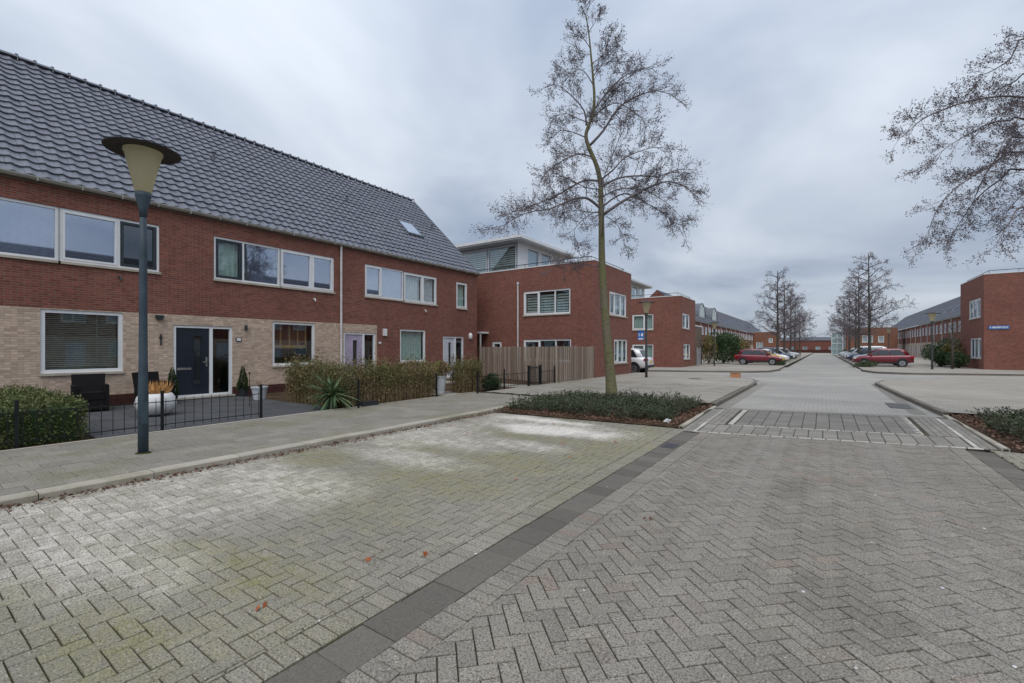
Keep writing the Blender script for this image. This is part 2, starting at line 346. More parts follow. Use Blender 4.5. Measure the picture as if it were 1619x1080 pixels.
# ------------------------------------------------------------------ building helpers
ROOT = {}
def kids_loc(p): return ROOT.get(p.name, Vector((0, 0, 0)))
class MB:
    def __init__(s): s.v = []; s.f = []
    def add(s, vs_, fs):
        o = len(s.v); s.v.extend(vs_); s.f.extend(tuple(i + o for i in f) for f in fs); return s
    def box(s, x0, x1, y0, y1, z0, z1):
        if x0 > x1: x0, x1 = x1, x0
        if y0 > y1: y0, y1 = y1, y0
        return s.add([(x0, y0, z0), (x1, y0, z0), (x1, y1, z0), (x0, y1, z0), (x0, y0, z1), (x1, y0, z1), (x1, y1, z1), (x0, y1, z1)],
                     [(0, 3, 2, 1), (4, 5, 6, 7), (0, 1, 5, 4), (1, 2, 6, 5), (2, 3, 7, 6), (3, 0, 4, 7)])
    def quad(s, a, b, c, d): return s.add([a, b, c, d], [(0, 1, 2, 3)])
    def prism(s, poly, z0, z1):
        n = len(poly)
        return s.add([(x, y, z0) for x, y in poly] + [(x, y, z1) for x, y in poly],
                     [tuple(range(n - 1, -1, -1)), tuple(range(n, 2 * n))] + [(i, (i + 1) % n, n + (i + 1) % n, n + i) for i in range(n)])
    def tube(s, pts, rads, n=6, cap=True):
        pts = [Vector(p) for p in pts]; k = len(pts)
        if not isinstance(rads, (list, tuple)): rads = [rads] * k
        o = len(s.v); u = None
        for i, p in enumerate(pts):
            d = (pts[min(i + 1, k - 1)] - pts[max(i - 1, 0)])
            if d.length < 1e-9: d = Vector((0, 0, 1))
            d.normalize()
            if u is None: u = d.orthogonal().normalized()
            else:
                u = u - d * u.dot(d)
                u = u.normalized() if u.length > 1e-6 else d.orthogonal().normalized()
            w = d.cross(u)
            for j in range(n):
                a = 2 * math.pi * j / n
                q = p + (u * math.cos(a) + w * math.sin(a)) * rads[i]
                s.v.append((q.x, q.y, q.z))
        for i in range(k - 1):
            for j in range(n):
                s.f.append((o + i * n + j, o + i * n + (j + 1) % n, o + (i + 1) * n + (j + 1) % n, o + (i + 1) * n + j))
        if cap and n > 2:
            s.f.append(tuple(o + j for j in range(n - 1, -1, -1))); s.f.append(tuple(o + (k - 1) * n + j for j in range(n)))
        return s
    def lathe(s, prof, c=(0, 0, 0), n=24):
        o = len(s.v)
        for r, z in prof:
            for j in range(n):
                a = 2 * math.pi * j / n; s.v.append((c[0] + r * math.cos(a), c[1] + r * math.sin(a), c[2] + z))
        for i in range(len(prof) - 1):
            for j in range(n):
                s.f.append((o + i * n + j, o + i * n + (j + 1) % n, o + (i + 1) * n + (j + 1) % n, o + (i + 1) * n + j))
        s.f.append(tuple(o + j for j in range(n - 1, -1, -1))); s.f.append(tuple(o + (len(prof) - 1) * n + j for j in range(n)))
        return s
    def leaf(s, p, d, size, asp=0.5):
        """a folded leaf of two faces: p base, d direction"""
        side = d.cross(Vector((rnd.uniform(-1, 1), rnd.uniform(-1, 1), rnd.uniform(-1, 1))))
        if side.length < 1e-4: side = d.orthogonal()
        side = side.normalized() * size * asp * 0.5
        m = p + d * size * 0.5; e = p + d * size
        s.add([tuple(p), tuple(m + side), tuple(e), tuple(m - side)], [(0, 1, 2, 3)])
    def mesh(s, name, mat, smooth=False, off=None):
        me = bpy.data.meshes.new(name)
        vv = s.v if off is None or off.length == 0 else [(x - off.x, y - off.y, z - off.z) for x, y, z in s.v]
        me.from_pydata(vv, [], s.f); me.update()
        if mat: me.materials.append(MATS[mat])
        if smooth: me.shade_smooth()
        return me
    def build(s, name, mat, parent=None, smooth=False):
        """one mesh object; coordinates are world ones, parent an unrotated thing or one of its parts"""
        off = kids_loc(parent) if parent else None
        o = bpy.data.objects.new(name, s.mesh(name, mat, smooth, off)); C.objects.link(o)
        if parent: o.parent = parent; ROOT[o.name] = off
        return o
    def local(s, name, mat, parent, smooth=False):
        o = bpy.data.objects.new(name, s.mesh(name, mat, smooth)); C.objects.link(o); o.parent = parent; return o
def tag(o, label, cat, group=None):
    o['label'] = label; o['category'] = cat
    if group: o['group'] = group
    return o
def thing(name, label, cat, loc=(0, 0, 0), group=None, rz=0.0):
    o = bpy.data.objects.new(name, None); C.objects.link(o); o.location = loc; o.rotation_euler[2] = rz; o.empty_display_size = 0.2
    ROOT[o.name] = Vector(loc) if rz == 0 else Vector((0, 0, 0))
    return tag(o, label, cat, group)
def structure(name, mb, mat):
    o = mb.build(name, mat); o['kind'] = 'structure'; return o
def piece(name, me, parent, loc, rot=(0, 0, 0)):
    o = bpy.data.objects.new(name, me); C.objects.link(o); o.parent = parent
    o.location = Vector(loc) - kids_loc(parent); o.rotation_euler = rot; return o
def dup(root, loc, label, rz=None):
    r = root.copy(); C.objects.link(r); r.location = loc; r['label'] = label
    if rz is not None: r.rotation_euler[2] = rz
    for ch in root.children:
        c_ = ch.copy(); C.objects.link(c_); c_.parent = r
        for g_ in ch.children:
            d_ = g_.copy(); C.objects.link(d_); d_.parent = c_
    return r
FWD = Vector((-math.sin(R(34.6)), math.cos(R(34.6)), 0)); RGT = Vector((math.cos(R(34.6)), math.sin(R(34.6)), 0))
def inview(x, y, z=0.0, m=0.03):
    p = Vector((x, y, 0)); d = p.dot(FWD)
    if d < 0.3: return False
    r = p.dot(RGT) / d; w = (z - CAMH) / d
    return abs(r) < 1.1385 + m and -0.744 - m < w < 0.775 + m
def at(px, py, D):
    """a point of the place that lies D metres ahead of the lens"""
    return FWD * D + RGT * (D * (px - 809.5) / 711) + Vector((0, 0, CAMH - (py - 551) / 711 * D))

# ------------------------------------------------------------------ ground, roads, paving
g = MB(); g.quad((-600, -300, -0.10), (600, -300, -0.10), (600, 900, -0.10), (-600, 900, -0.10)); structure('ground', g, 'ground')

def clip(poly, region):
    out = poly
    n = len(region)
    for i in range(n):
        ax, ay = region[i]; bx, by = region[(i + 1) % n]
        src, out = out, []
        for k in range(len(src)):
            p, q = src[k], src[(k + 1) % len(src)]
            sp_ = (bx - ax) * (p[1] - ay) - (by - ay) * (p[0] - ax); sq = (bx - ax) * (q[1] - ay) - (by - ay) * (q[0] - ax)
            if sp_ >= -1e-9: out.append(p)
            if (sp_ > 1e-9 and sq < -1e-9) or (sp_ < -1e-9 and sq > 1e-9):
                u = sp_ / (sp_ - sq); out.append((p[0] + (q[0] - p[0]) * u, p[1] + (q[1] - p[1]) * u))
        if len(out) < 3: return []
    return out
def area(p): return 0.5 * abs(sum(p[i][0] * p[(i + 1) % len(p)][1] - p[(i + 1) % len(p)][0] * p[i][1] for i in range(len(p))))
def paver_into(mb, poly, z, ch=0.004, depth=0.03, tilt=(0, 0)):
    cx = sum(p[0] for p in poly) / len(poly); cy = sum(p[1] for p in poly) / len(poly); n = len(poly)
    def tz(x, y): return z + (x - cx) * tilt[0] + (y - cy) * tilt[1]
    ins = []
    for x, y in poly:
        dx, dy = cx - x, cy - y; l = math.hypot(dx, dy) or 1
        ins.append((x + dx / l * ch * 1.5, y + dy / l * ch * 1.5))
    vs_ = [(x, y, tz(x, y)) for x, y in ins] + [(x, y, tz(x, y) - ch) for x, y in poly] + [(x, y, z - depth) for x, y in poly]
    fs = [tuple(range(n))] + [(i, n + i, n + (i + 1) % n, (i + 1) % n) for i in range(n)] + [(n + i, 2 * n + i, 2 * n + (i + 1) % n, n + (i + 1) % n) for i in range(n)]
    mb.add(vs_, fs)
def rect(x, y, lx, ly, a=0.0):
    c_, s_ = math.cos(a), math.sin(a)
    return [(x + dx * c_ - dy * s_, y + dx * s_ + dy * c_) for dx, dy in ((-lx / 2, -ly / 2), (lx / 2, -ly / 2), (lx / 2, ly / 2), (-lx / 2, ly / 2))]
def lay(parent, name, cells, region, lx, ly, mat, z=0.0, gap=0.0075, zj=0.003, tj=0.010, limit=300, zf=None, rest='paving'):
    """cells: (x, y, angle) of full pieces lx by ly; the 300 largest in view become objects, the rest one joined part"""
    full, joined = [], MB()
    for x, y, a in cells:
        q = rect(x, y, lx - gap, ly - gap, a)
        p = clip(q, region) if region else q
        if len(p) < 3 or area(p) < 0.08 * lx * ly: continue
        if abs(area(p) - area(q)) < 1e-6: full.append((x, y, a))
        else: paver_into(joined, p, z + rnd.uniform(-zj, zj) + (zf(x, y) if zf else 0))
    full.sort(key=lambda c_: (0 if inview(c_[0], c_[1]) else 1, c_[0] ** 2 + c_[1] ** 2))
    variants = []
    for i in range(4):
        m_ = MB(); paver_into(m_, rect(0, 0, lx - gap, ly - gap), 0.0); variants.append(m_.mesh(name, mat))
    for i, (x, y, a) in enumerate(full):
        zz = z + rnd.uniform(-zj, zj) + (zf(x, y) if zf else 0)
        if i < limit and inview(x, y):
            piece(name, variants[i % 4], parent, (x, y, zz), (rnd.gauss(0, tj * 0.6), rnd.gauss(0, tj * 0.6), a + rnd.gauss(0, 0.006)))
        else:
            paver_into(joined, rect(x, y, lx - gap, ly - gap, a + rnd.gauss(0, 0.006)), zz, tilt=(rnd.gauss(0, tj * 0.5), rnd.gauss(0, tj * 0.5)))
    if joined.v:
        o = joined.build(rest, mat, parent); o['kind'] = 'stuff'
def herring(x0, x1, y0, y1, L, W, ang=0.0, ox=0.0, oy=0.0):
    out = []; ca, sa = math.cos(ang), math.sin(ang)
    cx, cy = (x0 + x1) / 2, (y0 + y1) / 2
    ext = math.hypot(x1 - x0, y1 - y0) / 2 + L if ang else max(x1 - x0, y1 - y0) / 2 + L
    n = int(ext / W) + 2
    for i in range(-n, n + 1):
        for j in range(-n, n + 1):
            k = (i - j) % 4
            if k == 0: u, v_, a = (i + 1) * W, (j + 0.5) * W, 0.0
            elif k == 3: u, v_, a = (i + 0.5) * W, (j + 1) * W, math.pi / 2
            else: continue
            x, y = cx + ox + u * ca - v_ * sa, cy + oy + u * sa + v_ * ca
            if x0 - L < x < x1 + L and y0 - L < y < y1 + L: out.append((x, y, a + ang))
    return out
def bedplane(name, poly, z, mat):
    m_ = MB(); m_.add([(x, y, z) for x, y in poly], [tuple(range(len(poly)))]); return structure(name, m_, mat)
def hy(x, t): return 9.38 + 0.248 * (x + 2.06) + t          # lines of the speed table, laid askew across the road

KX = -7.0                                                    # kerb face of the parking bay
road_poly = [(-2.0, -3), (1.95, -3), (1.95, hy(1.95, 0)), (-2.0, hy(-2.0, 0))]
road = bedplane('road', road_poly, -0.012, 'joint_moss')
lay(road, 'paver', herring(-1.77, 1.72, -0.6, 10.4, 0.21, 0.105, math.pi / 4, 0.03, 0.05),
    [(-1.765, -1), (1.715, -1), (1.715, hy(1.72, -0.01)), (-1.765, hy(-1.77, -0.01))], 0.21, 0.105, 'paver_road')
for sx in (-1.872, 1.822):                                    # soldier courses beside the gutters
    lay(road, 'edge_paver', [(sx, -0.8 + 0.105 * i, 0) for i in range(110)], [(sx - 0.11, -1), (sx + 0.11, -1), (sx + 0.11, hy(sx, -0.01)), (sx - 0.11, hy(sx, -0.01))], 0.21, 0.105, 'paver_road', rest='edge_paving', limit=150)
def gutter(gx, y1, name):
    b_ = bedplane(name, [(gx - 0.15, -3), (gx + 0.15, -3), (gx + 0.15, y1), (gx - 0.15, y1)], -0.014, 'joint_sand')
    lay(b_, 'gutter_tile', [(gx, -0.85 + 0.302 * i, 0) for i in range(60) if -0.85 + 0.302 * i < y1 - 0.14], None, 0.30, 0.302, 'gutter_tile', z=-0.006, gap=0.005, tj=0.012, rest='gutter_tiles')
    return b_
gut = gutter(-2.13, 9.35, 'gutter_left'); gutter(2.08, 10.3, 'gutter_right')
m_ = MB(); m_.box(-2.24, -2.02, 7.62, 8.0, -0.012, 0.004)
for i in range(6): m_.box(-2.22, -2.04, 7.65 + i * 0.056, 7.675 + i * 0.056, 0.004, 0.009)
tag(m_.build('drain_grate', 'iron_cover'), 'dark metal drain grate set in the gutter by the planting bed', 'drain')
bay = bedplane('parking_bay', [(KX, -3), (-2.28, -3), (-2.28, 9.66), (KX, 9.32)], -0.014, 'joint_bay')
lay(bay, 'paver', herring(KX, -2.5, -0.6, 9.8, 0.21, 0.105, 0.0, 0.02, 0.03), [(KX + 0.01, -1), (-2.50, -1), (-2.50, 9.62), (KX + 0.01, 9.30)], 0.21, 0.105, 'paver_bay')
lay(bay, 'edge_paver', [(-2.39, -0.8 + 0.105 * i, 0) for i in range(99)], None, 0.21, 0.105, 'paver_bay', rest='edge_paving', limit=150)
bayr = bedplane('parking_bay_right', [(2.23, -3), (7.0, -3), (7.0, 10.9), (2.23, 10.4)], -0.012, 'joint_moss')
lay(bayr, 'paver', herring(2.23, 4.6, 5, 10.6, 0.21, 0.105, 0.0), [(2.24, 5), (4.6, 5), (4.6, 10.6), (2.24, 10.4)], 0.21, 0.105, 'paver_bay', limit=60)

# kerbs, each stone a piece
SW = 0.08
def kerb(name, pts, w, z0, z1, mat, ln=1.0, side=1):
    """kerb stones along a polyline, to the left (side=1) of its direction"""
    b_ = MB()
    for (ax, ay), (bx, by) in zip(pts, pts[1:]):
        d = Vector((bx - ax, by - ay)); n_ = Vector((-d.y, d.x)).normalized() * side
        e_ = 0.02; b_.prism([(ax + n_.x * e_, ay + n_.y * e_), (bx + n_.x * e_, by + n_.y * e_), (bx + n_.x * (w - e_), by + n_.y * (w - e_)), (ax + n_.x * (w - e_), ay + n_.y * (w - e_))][::side], z0 - 0.05, z1 - 0.02)
    par = structure(name, b_, 'joint_sand'); me = {}
    for (ax, ay), (bx, by) in zip(pts, pts[1:]):
        d = Vector((bx - ax, by - ay)); L = d.length; k = max(1, round(L / ln)); q = L / k; a = math.atan2(d.y, d.x)
        key = round(q, 3)
        if key not in me:
            mm = MB(); y0, y1 = (0, w) if side == 1 else (-w, 0)
            c_ = 0.015
            prof = [(y0, z0 - 0.06), (y0, z1 - c_ - z0 * 0), (y0 + c_, z1), (y1 - c_, z1), (y1, z1 - c_), (y1, z0 - 0.06)]
            h_ = q / 2 - 0.004; n_ = len(prof)
            mm.add([(-h_, y, z) for y, z in prof] + [(h_, y, z) for y, z in prof], [tuple(range(n_)), tuple(range(2 * n_ - 1, n_ - 1, -1))] + [(i, n_ + i, n_ + (i + 1) % n_, (i + 1) % n_) for i in range(n_)])
            me[key] = mm.mesh('kerb_stone', mat)
        for i in range(k):
            p = Vector((ax, ay)) + d * ((i + 0.5) / k)
            piece('kerb_stone', me[key], par, (p.x, p.y, rnd.uniform(-0.003, 0.003)), (0, 0, a + rnd.gauss(0, 0.002)))
    return par
kerb('kerb_bay', [(KX, -3), (KX, 9.3), (KX - 0.1, 12.6)], 0.22, 0, SW, 'kerb_concrete')
kerb('kerb_plaza', [(-2.45, 13.55), (-2.45, 23.2), (-2.75, 25.2), (-3.6, 26.9)], 0.12, 0, 0.118, 'kerb_dark')
kerb('kerb_plaza_right', [(2.40, 14.9), (2.15, 20), (1.95, 26.0), (2.4, 28.2), (3.4, 30.0)], 0.12, 0, 0.112, 'kerb_dark', side=-1)
kerb('kerb_bed', [(-2.36, 9.66), (-2.42, 13.55)], 0.10, 0, 0.05, 'kerb_concrete')
kerb('kerb_bed_right', [(2.38, 10.45), (2.40, 14.9)], 0.10, 0, 0.05, 'kerb_concrete', side=-1)
# far kerbs of the side street
def fy(x, o=0.0): return 35.7 + 0.38 * x + o
kerb('kerb_side_street', [(-30, fy(-30)), (-9.5, fy(-9.5)), (-4.2, fy(-4.2)), (-3.0, fy(-3.0, 1.2)), (-2.55, 39)], 0.15, 0, 0.12, 'kerb_dark')
kerb('kerb_side_street_right', [(2.3, 41), (2.9, fy(2.9, 1.4)), (4.6, fy(4.6)), (14, fy(14)), (30, fy(30))], 0.15, 0, 0.12, 'kerb_dark')
# gutters of the far road stretch
far = MB(); far.add([(-2.45, 12.9, -0.002), (2.5, 14.0, -0.002), (2.15, 205, -0.002), (-2.45, 205, -0.002)], [(0, 1, 2, 3)])
fr_ = structure('road_far', far, 'far_road')
gm = MB(); gm.box(-2.43, -2.13, 13.6, 24.6, 0.001, 0.004); gm.box(1.85, 2.15, 15, 26.5, 0.001, 0.004)
gm.build('gutter_strip', 'paver_hump', fr_)
ss = MB(); ss.add([(-60, fy(-60, -3.8), 0.002), (60, fy(60, -3.8), 0.002), (60, fy(60, 0), 0.002), (-60, fy(-60, 0), 0.002)], [(0, 1, 2, 3)])
structure('side_street', ss, 'far_road')
jn = MB(); jn.quad((-14, 21, -0.008), (14, 21, -0.008), (14, 46, -0.008), (-14, 46, -0.008)); structure('junction', jn, 'far_road')
# pavement by the houses (30 cm tiles in half bond) and the plazas
walk = bedplane('pavement', [(-10.3, -4), (KX - 0.22, -4), (KX - 0.22, 12.6), (-10.3, 12.6)], SW - 0.010, 'joint_sand')
lay(walk, 'paving_slab', [(-7.375 - 0.302 * r_, -1.5 + 0.302 * (i + 0.5 * (r_ % 2)), 0) for r_ in range(10) for i in range(47)],
    [(-10.28, -1.4), (KX - 0.225, -1.4), (KX - 0.225, 12.58), (-10.28, 12.58)], 0.302, 0.302, 'paver_walk', z=SW, gap=0.004, tj=0.006, rest='slabs')
pz_poly = [(-9.85, 12.62), (-7.3, 12.62), (-2.57, 13.6), (-2.57, 23.2), (-2.86, 25.25), (-3.7, 26.9), (-6.0, fy(-6, -3.85)), (-9.85, fy(-9.85, -3.85))]
plaza = bedplane('plaza', pz_poly, 0.11, 'joint_sand')
lay(plaza, 'paving_slab', [(-9.7 + 0.302 * i, 12.7 + 0.302 * (j + 0.5 * (i % 2)), 0) for i in range(25) for j in range(26)],
    [(-9.84, 12.63), (-7.3, 12.63), (-2.58, 13.62), (-2.58, 20.4), (-9.84, 20.4)], 0.302, 0.302, 'paver_plaza', z=0.119, gap=0.004, tj=0.005, rest='slabs', limit=200)
fp = MB(); fp.add([(x, y, 0.116) for x, y in [(-9.85, 20.42), (-2.57, 20.42), (-2.57, 23.2), (-2.86, 25.25), (-3.7, 26.9), (-6.0, fy(-6, -3.85)), (-9.85, fy(-9.85, -3.85))]], [tuple(range(7))])
structure('plaza_far', fp, 'far_walk')
pr = MB(); pr.add([(x, y, 0.11) for x, y in [(2.52, 14.9), (24, 16), (24, fy(24, -3.85)), (6.5, fy(6.5, -3.85)), (3.5, 30.0), (2.52, 28.2), (2.07, 26.0), (2.27, 20)]], [tuple(range(8))])
structure('plaza_right', pr, 'far_walk')
for nm, pl in (('verge_left', [(-40, fy(-40, 0.15)), (-4.2, fy(-4.2, 0.15)), (-3.15, fy(-3.1, 1.3)), (-2.7, 39), (-2.7, 205), (-40, 205)]),
               ('verge_right', [(2.45, 41), (3.0, fy(2.9, 1.5)), (4.6, fy(4.6, 0.15)), (60, fy(60, 0.15)), (60, 205), (2.45, 205)])):
    v_ = MB(); v_.add([(x, y, 0.10) for x, y in pl], [tuple(range(len(pl)))]); structure(nm, v_, 'far_walk')
# speed table: a paved hump with white block lines
def hz(x, y):
    t_ = y - hy(x, 0)
    if t_ < 3.3: return 0.075 * max(0.0, min(1.0, t_ / 3.3)) ** 0.9
    return 0.075 * max(0.0, 1 - (t_ - 3.3) / 1.0)
hb = MB(); n_ = 14
for i in range(n_ + 1):
    t_ = 4.4 * i / n_
    for x in (-2.44, 2.44): hb.v.append((x, hy(x, t_), hz(x, hy(x, t_)) - 0.012))
for i in range(n_): hb.f.append((2 * i, 2 * i + 1, 2 * i + 3, 2 * i + 2))
hump = structure('speed_table', hb, 'joint_sand')
def hump_block(mb, x, t_, w, l, zo=0.0):
    p = [(x - w / 2, hy(x - w / 2, t_ - l / 2)), (x + w / 2, hy(x + w / 2, t_ - l / 2)), (x + w / 2, hy(x + w / 2, t_ + l / 2)), (x - w / 2, hy(x - w / 2, t_ + l / 2))]
    y0, y1 = p[0][1], p[2][1]
    cy = hy(x, t_); sl = (hz(x, cy + 0.05) - hz(x, cy - 0.05)) / 0.1
    paver_into(mb, p, hz(x, cy) + zo, tilt=(-0.248 * sl, sl))
def hump_piece(name, mat, x, t_, w, l, zo=0.0):
    m_ = MB(); hump_block(m_, x, t_, w, l, zo); return m_.build(name, mat, hump)
k = 0
for i in range(20):
    x = -1.98 + i * 0.214
    hump_piece('white_block', 'paver_white', x, 0.06, 0.195, 0.065)
for i in range(15):
    x = -1.50 + i * 0.212
    hump_piece('white_block', 'paver_white', x, 1.05, 0.195, 0.06)
for i in range(12):
    t_ = 1.22 + i * 0.212
    for x, w in ((-1.62, 0.10), (1.53, 0.10)): hump_piece('white_block', 'paver_white', x, t_, w, 0.205)
for i in range(16):
    t_ = 0.17 + i * 0.212
    for x in (-2.10, 2.12): hump_piece('white_block', 'paver_white', x, t_, 0.065, 0.205)
for i in range(18):
    for j in range(4):
        hump_piece('block', 'paver_hump', -1.93 + i * 0.228, 0.23 + j * 0.215, 0.215, 0.205)
for i in range(13):
    for j in range(8):
        hump_piece('block', 'paver_hump_dark', -1.42 + i * 0.238, 1.26 + j * 0.30 + 0.15 * (i % 2) * 0, 0.226, 0.29)
fl = MB()
for sx in (-1, 1):
    for i in range(4):
        for j in range(16):
            for xx in (2.20, 2.30): hump_block(fl, sx * xx + 0.01, 0.17 + j * 0.214, 0.094, 0.205) if i == 0 else None
        for j in range(11):
            x = (-1.78 - i * 0.105) if sx < 0 else (1.70 + i * 0.105)
            hump_block(fl, x + (0 if sx < 0 else 0.01), 1.16 + j * 0.214, 0.098, 0.205)
for i in range(42):
    for j in range(7): hump_block(fl, -2.14 + i * 0.104, 3.62 + j * 0.107, 0.098, 0.10)
o = fl.build('blocks', 'paver_hump', hump); o['kind'] = 'stuff'

# ------------------------------------------------------------------ houses
class Wall:
    """a facade plane: n is its outward side, p its coordinate; u runs along it, d outwards, z up"""
    def __init__(s, n, p): s.n, s.p = n, p
    def pt(s, u, d, z):
        return (s.p + d, u, z) if s.n == '+X' else (s.p - d, u, z) if s.n == '-X' else (u, s.p - d, z)
    def B(s, mb, u0, u1, d0, d1, z0, z1):
        a, b = s.pt(u0, d0, z0), s.pt(u1, d1, z1)
        return mb.box(a[0], b[0], a[1], b[1], z0, z1)
    def face(s, mb, u0, u1, z0, z1, holes, dep=0.14):
        us = sorted({u0, u1} | {v_ for h_ in holes for v_ in h_[:2] if u0 < v_ < u1}); zs = sorted({z0, z1} | {v_ for h_ in holes for v_ in h_[2:] if z0 < v_ < z1})
        for a, b in zip(us, us[1:]):
            for c_, d_ in zip(zs, zs[1:]):
                if any(h_[0] <= (a + b) / 2 <= h_[1] and h_[2] <= (c_ + d_) / 2 <= h_[3] for h_ in holes): continue
                mb.quad(s.pt(a, 0, c_), s.pt(b, 0, c_), s.pt(b, 0, d_), s.pt(a, 0, d_))
        for h_ in holes:
            a, b, c_, d_ = max(h_[0], u0), min(h_[1], u1), max(h_[2], z0), min(h_[3], z1)
            if a >= b or c_ >= d_: continue
            if h_[2] >= z0: mb.quad(s.pt(a, 0, c_), s.pt(b, 0, c_), s.pt(b, -dep, c_), s.pt(a, -dep, c_))
            if h_[3] <= z1: mb.quad(s.pt(a, 0, d_), s.pt(b, 0, d_), s.pt(b, -dep, d_), s.pt(a, -dep, d_))
            if h_[0] >= u0: mb.quad(s.pt(a, 0, c_), s.pt(a, 0, d_), s.pt(a, -dep, d_), s.pt(a, -dep, c_))
            if h_[1] <= u1: mb.quad(s.pt(b, 0, c_), s.pt(b, 0, d_), s.pt(b, -dep, d_), s.pt(b, -dep, c_))

def ring(w, mb, u0, u1, z0, z1, fw, d0, d1):
    w.B(mb, u0, u1, d0, d1, z0, z0 + fw); w.B(mb, u0, u1, d0, d1, z1 - fw, z1)
    w.B(mb, u0, u0 + fw, d0, d1, z0 + fw, z1 - fw); w.B(mb, u1 - fw, u1, d0, d1, z0 + fw, z1 - fw)
def window(par, w, u0, u1, z0, z1, lights, fw=0.065, sill='sill_stone', frame='white_paint'):
    """lights: (u_a, u_b, sash, behind, glass); sash None / 'white_paint' / 'dark_frame'; behind None / curtain material / 'slats' / 'bands'"""
    f_ = MB(); ring(w, f_, u0, u1, z0, z1, fw, -0.12, -0.03)
    for a, b in zip(lights, lights[1:]): w.B(f_, a[1] - 0.032, b[0] + 0.032, -0.119, -0.031, z0 + fw, z1 - fw)
    win = f_.build('window', frame, par)
    for i, (a, b, sash, back, glass) in enumerate(lights):
        a_ = a + (fw if i == 0 else 0.032); b_ = b - (fw if i == len(lights) - 1 else 0.032); c_, d_ = z0 + fw, z1 - fw
        if sash:
            s_ = MB(); ring(w, s_, a_ + 0.002, b_ - 0.002, c_ + 0.002, d_ - 0.002, 0.075 if sash == 'dark_frame' else 0.05, -0.105, -0.018); s_.build('sash', sash, win)
            q = 0.07 if sash == 'dark_frame' else 0.046; a_ += q; b_ -= q; c_ += q; d_ -= q
        p_ = MB(); w.B(p_, a_ - 0.004, b_ + 0.004, -0.080, -0.074, c_ - 0.004, d_ + 0.004); p_.build('pane', glass or 'glass', win)
        if back in ('slats', 'bands'):
            st, hgt = (0.050, 0.030) if back == 'slats' else (0.15, 0.09)
            m_ = MB()
            A, B_ = w.pt(a_ + 0.01, 0, 0), w.pt(b_ - 0.01, 0, 0)
            p0 = w.pt(a_ + 0.01, -0.20, 0); p1 = w.pt(b_ - 0.01, -0.20, 0); q0 = w.pt(a_ + 0.01, -0.178, 0); q1 = w.pt(b_ - 0.01, -0.178, 0)
            zt = 0.026 if back == 'slats' else hgt
            m_.add([(p0[0], p0[1], 0), (p1[0], p1[1], 0), (q1[0], q1[1], zt), (q0[0], q0[1], zt),
                    (p0[0], p0[1], 0.003), (p1[0], p1[1], 0.003), (q1[0], q1[1], zt + 0.003), (q0[0], q0[1], zt + 0.003)],
                   [(0, 1, 2, 3), (4, 5, 6, 7), (0, 1, 5, 4), (2, 3, 7, 6), (0, 3, 7, 4), (1, 2, 6, 5)])
            me = m_.mesh('slat', 'blind' if back == 'slats' else 'blind_pale', False, kids_loc(win))
            n_ = int((d_ - c_) / st)
            for k_ in range(n_):
                o = bpy.data.objects.new('slat', me); C.objects.link(o); o.parent = win; o.location = (0, 0, c_ + st * (k_ + 0.3))
        elif back:
            m_ = MB(); n_ = max(6, int((b_ - a_) / 0.035))
            for k_ in range(n_ + 1):
                u = a_ + (b_ - a_) * k_ / n_; d = -0.20 + 0.018 * math.sin(k_ * 1.3) + rnd.uniform(-0.004, 0.004)
                m_.v += [w.pt(u, d, c_), w.pt(u, d, d_)]
            for k_ in range(n_): m_.f.append((2 * k_, 2 * k_ + 2, 2 * k_ + 3, 2 * k_ + 1))
            m_.build('curtain', back, win, True)
    if sill:
        s_ = MB(); w.B(s_, u0 - 0.02, u1 + 0.02, -0.06, 0.055, z0 - 0.065, z0 - 0.002); s_.build('sill', sill, win)
    return win
